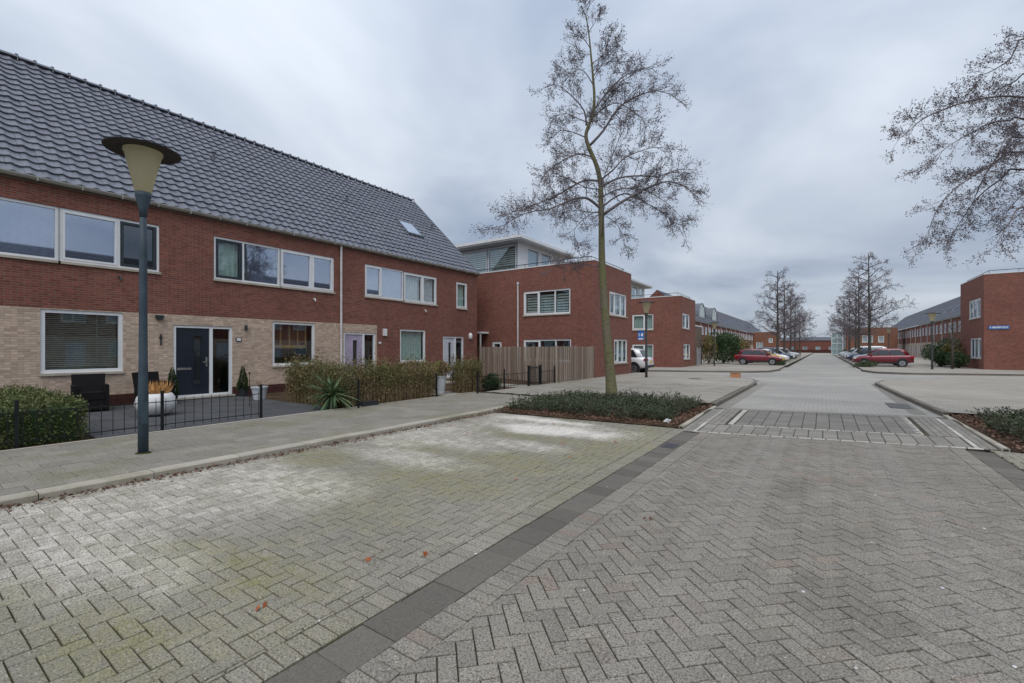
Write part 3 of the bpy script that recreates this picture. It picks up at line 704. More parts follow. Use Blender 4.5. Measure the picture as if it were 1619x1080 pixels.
def door(par, w, u0, u1, z0, z1, us, mat, glass_u, letter=None):
    """entrance with a side light: leaf from u0 to us, glass strip in the leaf"""
    f_ = MB(); fw = 0.075
    ring(w, f_, u0, u1, z0, z1, fw, -0.12, -0.025); w.B(f_, us - 0.045, us + 0.045, -0.119, -0.024, z0 + fw, z1 - fw)
    fr = f_.build('door_frame', 'white_paint', par)
    l_ = MB(); a, b, c_, d_ = u0 + fw + 0.004, us - 0.049, z0 + 0.03, z1 - fw - 0.004
    g0, g1, gz0, gz1 = glass_u[0], glass_u[1], z0 + 0.40, z1 - 0.32
    w.face(l_, a, b, c_, d_, [(g0, g1, gz0, gz1)], 0.04)
    l_.v = [tuple(v_) for v_ in l_.v]
    sh = {'+X': (-0.06, 0, 0), '-X': (0.06, 0, 0), '-Y': (0, 0.06, 0)}[w.n]
    l_.v = [(x + sh[0], y + sh[1], z + sh[2]) for x, y, z in l_.v]
    lf = l_.build('door', mat, par)
    e_ = MB(); ring(w, e_, g0 - 0.03, g1 + 0.03, gz0 - 0.03, gz1 + 0.03, 0.03, -0.058, -0.045); e_.build('glazing_bead', mat, lf)
    p_ = MB(); w.B(p_, g0 - 0.01, g1 + 0.01, -0.094, -0.088, gz0 - 0.01, gz1 + 0.01); p_.build('door_glass', 'glass_dark', lf)
    h_ = MB(); w.B(h_, b - 0.10, b - 0.05, -0.058, -0.045, z0 + 0.95, z0 + 1.25); w.B(h_, b - 0.095, b - 0.06, -0.045, -0.0, z0 + 1.08, z0 + 1.11); w.B(h_, b - 0.20, b - 0.06, -0.02, 0.0, z0 + 1.075, z0 + 1.115)
    h_.build('handle', 'steel', lf)
    if letter:
        m_ = MB(); w.B(m_, letter[0], letter[1], -0.058, -0.044, z0 + 0.86, z0 + 0.93); m_.build('letter_slot', 'steel', lf)
    m_ = MB(); w.B(m_, us + 0.05, u1 - fw - 0.005, -0.085, -0.079, z0 + fw, z1 - fw - 0.004); m_.build('side_light', 'glass', par)
    m_ = MB(); w.B(m_, u0 - 0.05, u1 + 0.05, -0.10, 0.12, z0 - 0.09, z0 - 0.004); m_.build('doorstep', 'sill_stone', par)

TW, TE = 0.30, 0.352                                         # roof tile: cover width and exposed length
tile_mb = MB(); nsg = 8; prof = []
for i in range(nsg + 1):
    u = i / nsg
    prof.append((u * (TW + 0.004) - TW / 2, 0.034 * (0.5 - 0.5 * math.cos(2 * math.pi * min(1, u / 0.62))) ** 1.0 if u < 0.62 else -0.010 * math.sin(math.pi * (u - 0.62) / 0.38)))
def tile_rows(dst, place=lambda p: p):
    o = len(dst.v)
    for v_, zo in ((0.0, -0.004), (0.0, 0.060), (TE + 0.05, 0.010)):
        for u, h_ in prof: dst.v.append(place((u, v_, h_ + zo)))
    n1 = nsg + 1
    for r_ in range(2):
        for i in range(nsg): dst.f.append((o + r_ * n1 + i, o + r_ * n1 + i + 1, o + (r_ + 1) * n1 + i + 1, o + (r_ + 1) * n1 + i))
tile_rows(tile_mb)
tile_me = tile_mb.mesh('roof_tile', 'roof_tile'); 
rt_mb = MB()
for i in range(7):
    a = math.pi * i / 6
    for y in (-0.20, 0.21): rt_mb.v.append((0.125 * math.cos(a), y, 0.10 * math.sin(a) - 0.02 + (0.018 if y > 0 else 0)))
for i in range(6): rt_mb.f.append((2 * i, 2 * i + 1, 2 * i + 3, 2 * i + 2))
rt_mb.box(-0.06, 0.06, 0.14, 0.21, 0.05, 0.125)
ridge_me = rt_mb.mesh('ridge_tile', 'roof_tile')
FX = -16.3
EX, EZ = FX + 0.06, 5.93; RX, RZ = -21.64, 11.08
TH = math.atan2(RZ - EZ, EX - RX); SL = math.hypot(RZ - EZ, EX - RX); NR = int(SL / TE) + 1
def roof_pt(u, v_, n_=0.0): return (EX - v_ * math.cos(TH) + n_ * math.sin(TH), u, EZ + v_ * math.sin(TH) + n_ * math.cos(TH))
rot_tile = Matrix(((0, -math.cos(TH), math.sin(TH)), (1, 0, 0), (0, math.sin(TH), math.cos(TH)))).to_euler()
def tiled_roof(house, y0, y1, verge=False):
    deck = MB()
    deck.quad(roof_pt(y0, 0, -0.01), roof_pt(y1, 0, -0.01), roof_pt(y1, SL, -0.01), roof_pt(y0, SL, -0.01))
    deck.quad((RX, y0, RZ), (RX, y1, RZ), (2 * RX - EX, y1, EZ), (2 * RX - EX, y0, EZ))
    rf = deck.build('roof', 'roof_tile', house)
    n = round((y1 - y0) / TW); spots = []
    for r_ in range(NR):
        for i in range(n):
            y = y0 + (i + 0.5) * (y1 - y0) / n; v_ = r_ * TE
            if v_ > SL - 0.16: continue
            x_, _, z_ = roof_pt(y, v_); spots.append((math.dist((0, 0, CAMH), (x_, y, z_)) + (0 if inview(x_, y, z_) else 100), y, v_))
    spots.sort(); rest = MB()
    for k_, (_, y, v_) in enumerate(spots):
        jy, jn = rnd.gauss(0, 0.003), rnd.gauss(0, 0.0038)
        if k_ < 300 and _ < 100: piece('roof_tile', tile_me, rf, roof_pt(y + jy, v_, jn), rot_tile)
        else: tile_rows(rest, lambda p: roof_pt(y + p[0] + jy, v_ + p[1], p[2] + jn))
    if rest.v: o = rest.build('roof_tiles', 'roof_tile', rf); o['kind'] = 'stuff'
    k_ = int((y1 - y0) / 0.40)
    for i in range(k_): piece('ridge_tile', ridge_me, rf, (RX, y0 + (i + 0.5) * (y1 - y0) / k_, RZ + 0.045), (rnd.gauss(0, 0.006), 0, 0))
    gt = MB()
    for i in range(9):
        a = math.pi + math.pi * i / 8
        for y in (y0, y1): gt.v.append((FX + 0.125 + 0.075 * math.cos(a), y, 5.93 + 0.085 * math.sin(a)))
    for i in range(8): gt.f.append((2 * i, 2 * i + 1, 2 * i + 3, 2 * i + 2))
    gt.box(FX + 0.19, FX + 0.208, y0, y1, 5.915, 5.94)
    gg = gt.build('rain_gutter', 'zinc', house)
    m_ = MB(); m_.box(FX - 0.02, FX + 0.045, y0 + 0.001, y1 - 0.001, 5.80, 5.935); m_.build('fascia', 'timber_board', house)
    br_me = MB(); br_me.box(-0.004, 0.165, -0.012, 0.012, -0.095, 0.02); br_me = br_me.mesh('gutter_bracket', 'zinc')
    q = int((y1 - y0) / 0.75)
    for i in range(q): piece('gutter_bracket', br_me, gg, (FX + 0.046, y0 + (i + 0.5) * (y1 - y0) / q, 5.925))
    if verge:
        m_ = MB(); a, b = roof_pt(y1, 0, 0.05), roof_pt(y1, SL, 0.05); a2, b2 = roof_pt(y1, 0, -0.16), roof_pt(y1, SL, -0.16)
        m_.add([a, b, b2, a2] + [(x, y + 0.05, z) for x, y, z in (a, b, b2, a2)], [(0, 1, 2, 3), (7, 6, 5, 4), (0, 4, 5, 1), (1, 5, 6, 2), (2, 6, 7, 3), (3, 7, 4, 0)])
        m_.build('verge', 'slate_metal', house)
    return rf
def row_house(label, y0, y1, l0, l1, holes_up, holes_lo, beige, end=False):
    h_ = thing('row_house', label, 'house', (FX, (y0 + y1) / 2, SW), 'terrace of brick houses on the left')
    w = Wall('+X', FX)
    m_ = MB(); w.face(m_, y0, y1, 2.68, 5.92, holes_up); m_.build('wall', 'brick_red', h_)
    lo = beige or l0
    if beige is not None:
        m_ = MB(); w.face(m_, l0, beige, 0.36, 2.68, holes_lo); m_.build('wall', 'brick_beige', h_)['label'] = 'ground floor wall of pale beige brick'
        if beige < l1: m_ = MB(); w.face(m_, beige, l1, 0.36, 2.68, [q for q in holes_lo if q[0] >= beige]); m_.build('wall', 'brick_red', h_)
    else:
        m_ = MB(); w.face(m_, l0, l1, 0.36, 2.68, holes_lo); m_.build('wall', 'brick_red', h_)
    m_ = MB(); w.face(m_, l0, l1, -0.05, 0.36, holes_lo); m_.build('plinth', 'brick_plinth', h_)
    m_ = MB(); bx = 2 * RX - FX                                     # rooms and back wall
    m_.quad((bx, y0, 0), (bx, y1, 0), (bx, y1, 5.9), (bx, y0, 5.9)); m_.quad((FX - 0.3, y0, 2.72), (FX - 0.3, y1, 2.72), (bx, y1, 2.72), (bx, y0, 2.72))
    m_.quad((FX - 0.3, y0, 0.10), (FX - 0.3, y1, 0.10), (bx, y1, 0.10), (bx, y0, 0.10)); m_.quad((FX - 3.4, y0, 0), (FX - 3.4, y1, 0), (FX - 3.4, y1, 5.9), (FX - 3.4, y0, 5.9))
    m_.quad((FX - 0.3, y0, 5.6), (FX - 0.3, y1, 5.6), (bx, y1, 5.6), (bx, y0, 5.6))
    for y in (y0 + 0.05, y1 - 0.05): m_.quad((FX - 0.28, y, 0), (bx, y, 0), (bx, y, 5.9), (FX - 0.28, y, 5.9))
    m_.build('interior', 'room', h_)
    if end:
        m_ = MB(); m_.add([(FX, y1, -0.05), (bx, y1, -0.05), (bx, y1, 5.9), (RX, y1, RZ - 0.05), (FX, y1, 5.9)], [(0, 1, 2, 3, 4)]); m_.build('gable', 'brick_red', h_)
    tiled_roof(h_, y0, y1 + (0.1 if end else 0), end)
    return h_, w
UZ0, UZ1 = 3.92, 5.32
B0, B1, B2 = 2.93, 8.72, 14.61
# house at the left edge
h0, w = row_house('brick row house cut by the left edge of the picture', -2.9, B0, -3.3, 2.45, [(0.70, B0, UZ0, UZ1)], [(-0.5, 1.15, 0.10, 2.36)], 2.45)
window(h0, w, 0.70, B0, UZ0, UZ1, [(0.70, 1.62, 'white_paint', 'curtain', 'glass_coated'), (1.62, B0, None, 'curtain', 'glass_coated')])
door(h0, w, -0.5, 1.15, 0.10, 2.36, 0.5, 'door_pale', (0.12, 0.34))
# house with the dark front door
hA, w = row_house('row house with the dark front door and beige brick ground floor', B0, B1, 2.45, 8.30, [(B0, 5.08, UZ0, UZ1), (6.54, B1, UZ0, UZ1)], [(2.59, 4.23, 1.01, 2.66), (5.43, 7.10, 0.12, 2.37)], 8.30)
window(hA, w, B0, 5.08, UZ0, UZ1, [(B0, 4.14, 'white_paint', None, 'glass_coated'), (4.14, 5.08, 'dark_frame', None, 'glass')])
window(hA, w, 6.54, B1, UZ0, UZ1, [(6.54, 7.45, 'dark_frame', 'curtain_green', 'glass'), (7.45, B1, None, 'curtain', 'glass_coated')])
window(hA, w, 2.59, 4.23, 1.01, 2.66, [(2.59, 4.23, None, 'slats', 'glass')], fw=0.09)
door(hA, w, 5.43, 7.10, 0.12, 2.37, 6.47, 'door_dark', (5.99, 6.20), (5.54, 5.92))
m_ = MB(); w.B(m_, 7.20, 7.38, 0.0, 0.02, 1.89, 2.02); np_ = m_.build('house_number_plate', 'dark_frame', hA)
m_ = MB(); w.B(m_, 7.225, 7.355, 0.02, 0.024, 1.91, 2.0); m_.build('number_panel', 'white_paint', np_)
def wall_lamp(par, w, u, z, mat='dark_frame', hgt=0.17):
    m_ = MB(); c_ = w.pt(u, 0.07, 0); m_.lathe([(0.045, z - hgt / 2), (0.05, z), (0.045, z + hgt / 2)], (c_[0], c_[1], 0), 10); w.B(m_, u - 0.02, u + 0.02, 0.0, 0.05, z - 0.03, z + 0.03); m_.build('wall_lamp', mat, par)
wall_lamp(hA, w, 7.50, 2.36)
m_ = MB(); w.B(m_, 4.97, 5.16, 0, 0.12, 2.56, 2.64); w.B(m_, 5.02, 5.11, 0.02, 0.15, 2.50, 2.56); m_.build('floodlight', 'dark_frame', hA)
m_ = MB(); w.B(m_, 5.09, 5.12, 0, 0.05, 1.75, 2.08); w.B(m_, 5.07, 5.14, 0, 0.03, 1.95, 2.0); m_.build('thermometer', 'dark_frame', hA)
def overflow(par, w, u, z, mat):
    m_ = MB(); a = w.pt(u, 0, z); b = w.pt(u, 0.10, z); c_ = w.pt(u, 0.13, z - 0.10); m_.tube([a, b, c_], 0.03, 8); m_.build('overflow_pipe', mat, par)
overflow(hA, w, 4.15, 3.66, 'dark_frame')
# middle house, lilac door
hB, w = row_house('row house with the lilac front door behind the long hedge', B1, B2, 8.30, 14.2, [(B1, 10.92, UZ0, UZ1), (12.41, B2, UZ0, UZ1)], [(8.44, 10.08, 1.03, 2.62), (11.36, 12.98, 0.12, 2.32)], 13.05)
window(hB, w, B1, 10.92, UZ0, UZ1, [(B1, 9.97, 'white_paint', None, 'glass_coated'), (9.97, 10.92, 'white_paint', None, 'glass_coated')])
window(hB, w, 12.41, B2, UZ0, UZ1, [(12.41, 13.31, 'white_paint', 'curtain', 'glass_coated'), (13.31, B2, None, 'curtain', 'glass_coated')])
wb = window(hB, w, 8.44, 10.08, 1.03, 2.62, [(8.44, 10.08, None, None, 'glass')], fw=0.08)
m_ = MB(); w.B(m_, 8.50, 9.86, -0.34, -0.28, 1.70, 2.58); m_.build('roman_blind', 'brown_wood', wb)
m_ = MB(); w.B(m_, 8.50, 9.86, -0.27, -0.24, 1.66, 1.78)
for u in (8.54, 8.86, 9.20, 9.52, 9.84): w.B(m_, u - 0.025, u + 0.025, -0.27, -0.24, 1.78, 2.58)
m_.build('blind_trim', 'gold_wood', wb)
door(hB, w, 11.36, 12.98, 0.12, 2.32, 12.36, 'door_lilac', (11.84, 12.05))
m_ = MB(); w.B(m_, 13.37, 13.55, 0, 0.09, 2.22, 2.54); m_.build('wall_lamp', 'white_trim', hB)
m_ = MB(); w.B(m_, 13.15, 13.27, 0, 0.02, 1.86, 1.95); m_.build('house_number_plate', 'white_trim', hB)
overflow(hB, w, 10.02, 3.58, 'pipe_white')
m_ = MB(); dp = w.pt(11.20, 0.07, 0); m_.tube([(dp[0], dp[1], 5.86), (dp[0], dp[1], 0.1)], 0.042, 10)
for z in (5.5, 3.8, 2.2, 0.8): m_.tube([(dp[0], dp[1], z), (dp[0], dp[1], z + 0.05)], 0.052, 10)
m_.build('downpipe', 'pipe_white', hB)
# end house
hC, w = row_house('end row house, all red brick, next to the wooden fence', B2, 20.1, 14.2, 20.1, [(B2, 16.83, UZ0 - 0.04, UZ1 - 0.03), (18.32, 19.24, UZ0 - 0.07, UZ1 - 0.05)], [(14.38, 16.03, 1.01, 2.56), (17.28, 18.92, 0.12, 2.29)], None, True)
window(hC, w, B2, 16.83, UZ0 - 0.04, UZ1 - 0.03, [(B2, 15.85, 'white_paint', 'curtain_white', 'glass'), (15.85, 16.83, 'white_paint', 'curtain_white', 'glass')])
window(hC, w, 18.32, 19.24, UZ0 - 0.07, UZ1 - 0.05, [(18.32, 19.24, 'white_paint', 'curtain_green', 'glass')])
window(hC, w, 14.38, 16.03, 1.01, 2.56, [(14.38, 16.03, None, 'curtain_green', 'glass')], fw=0.085)
door(hC, w, 17.28, 18.92, 0.12, 2.29, 18.27, 'door_pale', (17.75, 17.95))
m_ = MB(); c_ = w.pt(19.45, 0.05, 0); m_.lathe([(0.05, 2.15), (0.11, 2.22), (0.12, 2.36), (0.09, 2.48), (0.03, 2.52)], (c_[0], c_[1], 0), 12); m_.build('wall_lamp', 'white_trim', hC, True)
overflow(hC, w, 15.95, 3.55, 'pipe_white')
def roof_vent(par, y, v_):
    m_ = MB(); x, _, z = roof_pt(y, v_, 0.03); m_.tube([(x, y, z - 0.05), (x, y, z + 0.26)], 0.055, 10); m_.tube([(x, y, z + 0.26), (x, y, z + 0.34)], [0.10, 0.05], 10); m_.build('roof_vent', 'slate_metal', par)
def vv(x): return (EX - x) / math.cos(TH)
for par, y, x in ((hA, 7.76, -19.40), (hB, 13.65, -19.35), (hC, 19.40, -19.2)): roof_vent(par, y, vv(x))
sk = MB(); a, b = vv(-18.12), vv(-19.02)
for q in ((16.45, 16.53, a, b), (17.52, 17.60, a, b), (16.45, 17.60, a - 0.05, a + 0.06), (16.45, 17.60, b - 0.06, b + 0.05)):
    ps = [roof_pt(q[0], q[2], 0.0), roof_pt(q[1], q[2], 0.0), roof_pt(q[1], q[3], 0.0), roof_pt(q[0], q[3], 0.0)]; pt_ = [roof_pt(q[0], q[2], 0.13), roof_pt(q[1], q[2], 0.13), roof_pt(q[1], q[3], 0.13), roof_pt(q[0], q[3], 0.13)]
    sk.add(ps + pt_, [(3, 2, 1, 0), (4, 5, 6, 7), (0, 1, 5, 4), (1, 2, 6, 5), (2, 3, 7, 6), (3, 0, 4, 7)])
so = sk.build('skylight', 'slate_metal', hC)
m_ = MB(); m_.quad(roof_pt(16.53, a, 0.12), roof_pt(17.52, a, 0.12), roof_pt(17.52, b, 0.12), roof_pt(16.53, b, 0.12)); m_.build('pane', 'glass_coated', so)
m_ = MB(); m_.quad(roof_pt(16.53, a, 0.09), roof_pt(17.52, a, 0.09), roof_pt(17.52, b, 0.09), roof_pt(16.53, b, 0.09)); m_.build('roller_blind', 'curtain_white', so)

def coping(par, x0, x1, y0, y1, z, rail=True):
    m_ = MB(); t_ = 0.22
    for q in ((x0 - 0.02, x1 + 0.02, y0 - 0.02, y0 + t_), (x0 - 0.02, x1 + 0.02, y1 - t_, y1 + 0.02), (x0 - 0.02, x0 + t_, y0 + t_, y1 - t_), (x1 - t_, x1 + 0.02, y0 + t_, y1 - t_)): m_.box(*q, z, z + 0.055)
    m_.build('coping', 'white_trim', par)
    m_ = MB(); m_.box(x0 + 0.2, x1 - 0.2, y0 + 0.2, y1 - 0.2, z - 0.4, z - 0.3); m_.build('flat_roof', 'slate_metal', par)
    if rail:
        m_ = MB(); i_ = 0.35
        c4 = [(x0 + i_, y0 + i_), (x1 - i_, y0 + i_), (x1 - i_, y1 - i_), (x0 + i_, y1 - i_), (x0 + i_, y0 + i_)]
        m_.tube([(x, y, z + 0.30) for x, y in c4], 0.02, 6)
        for (ax, ay), (bx, by) in zip(c4, c4[1:]):
            k_ = max(1, int(math.dist((ax, ay), (bx, by)) / 1.4))
            for i in range(k_): p = (ax + (bx - ax) * i / k_, ay + (by - ay) * i / k_); m_.tube([(p[0], p[1], z - 0.3), (p[0], p[1], z + 0.30)], 0.014, 5)
        m_.build('roof_rail', 'iron', par)
def corner_block(label, x0, x1, y0, y1, h, near, street, side, mat='brick_red', rail=True, group='flat roofed corner houses'):
    """near / street: window specs (u0, u1, z0, z1, splits, behind)"""
    b_ = thing('corner_house', label, 'house', ((x0 + x1) / 2, (y0 + y1) / 2, 0.1), group)
    wn_ = Wall('-Y', y0); ws = Wall(side, x1 if side == '+X' else x0)
    for w_, a, b, specs in ((wn_, x0, x1, near), (ws, y0, y1, street)):
        m_ = MB(); w_.face(m_, a, b, -0.1, h, [q[:4] for q in specs]); m_.build('wall', mat, b_)
        for q in specs:
            es = [q[0]] + list(q[4]) + [q[1]]
            window(b_, w_, q[0], q[1], q[2], q[3], [(c_, d_, 'white_paint' if i == 0 else None, q[5], 'glass') for i, (c_, d_) in enumerate(zip(es, es[1:]))], fw=0.08)
    m_ = MB(); ox = x0 if side == '+X' else x1
    m_.quad((ox, y0, -0.1), (ox, y1, -0.1), (ox, y1, h), (ox, y0, h)); m_.quad((x0, y1, -0.1), (x1, y1, -0.1), (x1, y1, h), (x0, y1, h)); m_.build('wall', mat, b_)
    m_ = MB()
    for xs in ((x0 + 1.2, x1 - 1.2),): m_.box(xs[0], xs[1], y0 + 1.2, y1 - 1.2, 0, h - 0.5)
    m_.box(x0 + 0.25, x1 - 0.25, y0 + 0.25, y1 - 0.25, 2.9, 3.1); m_.build('interior', 'room', b_)
    coping(b_, x0, x1, y0, y1, h, rail)
    return b_, wn_, ws
def penthouse(par, x0, x1, y0, y1, sx, sy, ey, z0, z1):
    """set-back top storey: walls x0..x1, y0..y1, roof slab to x = sx on the street side, sy in front and ey behind"""
    wn_ = Wall('-Y', y0); ws = Wall('+X', x1)
    hs = [(x1 - 5.3, x1 - 2.75, z0 + 0.35, z1 - 0.12), (x1 - 2.65, x1 - 0.15, z0 + 0.35, z1 - 0.12)]
    m_ = MB(); wn_.face(m_, x0, x1, z0, z1, hs); m_.build('top_storey_wall', 'panel_grey', par)
    for q in hs: window(par, wn_, *q, [(q[0], q[1], None, 'bands', 'glass')], fw=0.07, sill=None)
    hs2 = [(y0 + 1.3 + 1.9 * i, y0 + 2.9 + 1.9 * i, z0 + 0.35, z1 - 0.12) for i in range(int((y1 - y0 - 1.5) / 1.9))]
    m_ = MB(); ws.face(m_, y0, y1, z0, z1, hs2); m_.build('top_storey_wall', 'white_trim', par)
    for i, q in enumerate(hs2): window(par, ws, *q, [(q[0], q[1], None, 'curtain_white', 'glass')], fw=0.07, sill=None)
    m_ = MB(); m_.box(x0 - 0.6, sx, sy, ey, z1, z1 + 0.10); sl_ = m_.build('roof_slab', 'soffit', par)
    m_ = MB(); e_ = 0.05
    m_.box(x0 - 0.65, sx + e_, sy - e_, sy + 0.12, z1 + 0.101, z1 + 0.30); m_.box(sx - 0.12, sx + e_, sy + 0.12, ey, z1 + 0.101, z1 + 0.30); m_.box(x0 - 0.6, sx - 0.12, sy + 0.12, ey, z1 + 0.101, z1 + 0.25)
    m_.build('roof_edge', 'white_trim', sl_)
    m_ = MB(); m_.box(x0 + 0.8, x1 - 1.4, y0 + 1.2, y1 - 0.3, z0, z1 - 0.2); m_.build('interior', 'room', par)

b1, wn1, ws1 = corner_block('red brick corner house with set-back top storey behind the wooden fence', -24.5, -9.8, 21.8, 27.3, 6.27,
    [(-14.23, -11.21, 3.56, 4.92, (-13.2, -12.17), 'bands'), (-14.23, -11.16, 0.95, 2.16, (-13.15, -12.12), None), (-16.5, -15.8, 1.4, 2.06, (), None)],
    [(23.83, 26.47, 3.55, 4.88, (24.7, 25.6), 'curtain_white'), (24.50, 26.62, 0.80, 2.18, (25.2, 25.9), 'curtain_green')], '+X')
penthouse(b1, -24.2, -17.45, 26.0, 33.0, -16.75, 25.2, 33.4, 5.9, 9.05)
m_ = MB(); m_.tube([(-14.57, 21.72, 5.45), (-14.57, 21.72, 0.1)], 0.045, 10); m_.tube([(-14.57, 21.72, 5.36), (-14.57, 21.72, 5.5)], 0.075, 8); m_.build('downpipe', 'pipe_white', b1)
m_ = MB(); m_.box(-17.6, -16.75, 21.0, 21.78, 2.55, 2.66); m_.box(-16.85, -16.78, 21.02, 21.09, 0.1, 2.55); m_.build('porch', 'white_trim', b1)
b2, wn2, ws2 = corner_block('red brick corner house across the side street on the left', -24.0, -9.5, 38.0, 43.1, 5.95,
    [(-13.55, -11.73, 3.25, 4.56, (-12.5,), 'curtain_green'), (-13.55, -11.73, 0.72, 2.0, (-12.5,), 'curtain_green')],
    [(38.6, 41.0, 3.33, 4.58, (39.8,), 'curtain_white'), (39.0, 41.2, 0.75, 2.02, (40.1,), 'curtain_white')], '+X')
penthouse(b2, -24.0, -17.6, 42.4, 53.6, -16.8, 41.6, 54.0, 5.6, 8.85)
b3, wn3, ws3 = corner_block('red brick corner house with a blue street sign at the right edge', 9.8, 24.0, 47.0, 53.8, 7.1,
    [], [(47.85, 51.1, 4.0, 5.47, (49.0, 50.1), 'curtain_white'), (47.7, 50.7, 0.90, 2.45, (48.7, 49.7), 'curtain_white')], '-X')
# street name sign, lettering too far away to read: a row of white strokes
sg = thing('street_sign', 'long blue street name sign on the brick corner house at right', 'sign', (10.55, 46.97, 3.18))
m_ = MB(); m_.box(10.04, 11.09, 46.955, 46.985, 3.05, 3.31); pl_ = m_.build('plate', 'sign_street', sg)
m_ = MB(); x = 10.10
while x < 11.0:
    wd = rnd.uniform(0.035, 0.06); m_.box(x, x + wd * 0.35, 46.950, 46.9548, 3.12, 3.24); m_.box(x + wd * 0.35, x + wd, 46.950, 46.9548, rnd.choice((3.12, 3.17, 3.21)), 3.24); x += wd + rnd.choice((0.018, 0.018, 0.05))
m_.build('lettering', 'white_paint', pl_)

# far terraces: one house of each side, copied
def far_house(side, X, y0, label, group):
    s_ = 1 if side == '+X' else -1
    h_ = thing('terraced_house', label, 'house', (X, y0, 0.1), group); w = Wall(side, X); y1 = y0 + 5.87
    up = [(y0 + 0.4, y0 + 2.1, 3.95, 5.3), (y0 + 3.3, y0 + 4.9, 3.95, 5.3)]
    m_ = MB(); w.face(m_, y0, y1, 2.68, 5.95, up); m_.build('wall', 'brick_red_far', h_)
    lo = [(y0 + 0.6, y0 + 2.2, 0.9, 2.4), (y0 + 3.6, y0 + 4.9, 0.1, 2.3)]
    m_ = MB(); w.face(m_, y0, y1, 0, 2.68, lo); m_.build('wall', 'brick_beige', h_)
    for q in up: window(h_, w, *q, [(q[0], (q[0] + q[1]) / 2, 'white_paint', 'curtain', 'glass'), ((q[0] + q[1]) / 2, q[1], None, 'curtain', 'glass')], fw=0.08)
    window(h_, w, *lo[0], [(lo[0][0], lo[0][1], None, 'curtain_white', 'glass')], fw=0.08)
    m_ = MB(); w.B(m_, lo[1][0], lo[1][1], -0.12, -0.06, 0.1, 2.3); m_.build('door', 'door_pale', h_)
    m_ = MB(); n_ = 16; e_x, e_z, r_x, r_z = X + s_ * 0.25, 5.92, X - s_ * 5.35, 11.0
    for i in range(n_):
        for q, zz in ((i / n_, 0.05), ((i + 1) / n_, 0.0)):
            for y in (y0, y1): m_.v.append((e_x + (r_x - e_x) * q, y, e_z + (r_z - e_z) * q + zz))
        o_ = len(m_.v) - 4; m_.f.append((o_, o_ + 1, o_ + 3, o_ + 2))
        if i: m_.f.append((o_ - 2, o_ - 1, o_ + 1, o_))
    m_.quad((r_x, y0, r_z), (r_x, y1, r_z), (2 * r_x - e_x, y1, e_z), (2 * r_x - e_x, y0, e_z))
    rf = m_.build('roof', 'roof_far', h_)
    m_ = MB(); q = 0.42
    for a, b in ((y0 + 1.1, y0 + 1.95),):
        p4 = [(e_x + (r_x - e_x) * v_, y, e_z + (r_z - e_z) * v_ + 0.16) for v_, y in ((0.30, a), (0.30, b), (0.46, b), (0.46, a))]
        m_.add(p4 + [(x, y, z - 0.15) for x, y, z in p4], [(0, 1, 2, 3), (7, 6, 5, 4), (0, 4, 5, 1), (1, 5, 6, 2), (2, 6, 7, 3), (3, 7, 4, 0)])
    m_.build('skylight', 'glass_coated', rf)
    m_ = MB(); w.B(m_, y0, y1, 0.0, 0.2, 5.84, 5.93); m_.build('rain_gutter', 'zinc', h_)
    m_ = MB(); c_ = w.pt(y0 + 5.6, 0.07, 0); m_.tube([(c_[0], c_[1], 5.85), (c_[0], c_[1], 0.1)], 0.045, 6); m_.build('downpipe', 'pipe_white', h_)
    m_ = MB(); m_.quad((X - s_ * 1.5, y0, 0), (X - s_ * 1.5, y1, 0), (X - s_ * 1.5, y1, 5.9), (X - s_ * 1.5, y0, 5.9)); m_.build('interior', 'room', h_)
    return h_
ords = ['nearest', 'second', 'third', 'fourth', 'fifth', 'sixth', 'seventh', 'eighth', 'ninth', 'tenth', 'eleventh', 'twelfth', 'thirteenth', 'fourteenth', 'fifteenth', 'sixteenth', 'seventeenth', 'eighteenth', 'nineteenth', 'twentieth', 'twenty-first', 'twenty-second']
lab = '{} house of the far terrace behind the red car on the right'
fh = far_house('-X', 15.0, 58.0, lab.format(ords[0]), 'far terrace on the right')
for i in range(1, 20): dup(fh, (15.0, 58.0 + 5.87 * i, 0.1), lab.format(ords[i]))
for i in range(8): dup(fh, (21.0, 0.6 + 5.87 * i, 0.1), ords[i] + ' brick terraced house seen only mirrored in the windows across the street')['group'] = 'houses mirrored in the windows'
lab = '{} slate roofed house of the far terrace behind the bushes on the left'
fl_ = far_house('+X', -16.3, 72.0, lab.format(ords[0]), 'far terrace on the left')
m_ = MB(); m_.add([(-16.29, 71.98, 0), (-27.0, 71.98, 0), (-27.0, 71.98, 5.9), (-21.65, 71.98, 10.95), (-16.29, 71.98, 5.9)], [(0, 1, 2, 3, 4)]); m_.build('gable', 'brick_red_far', thing('gable_wall', 'brick gable end of the far left terrace', 'wall', (-21.6, 71.98, 0.1)))
for i in range(1, 19): dup(fl_, (-16.3, 72.0 + 5.87 * i, 0.1), lab.format(ords[i]))
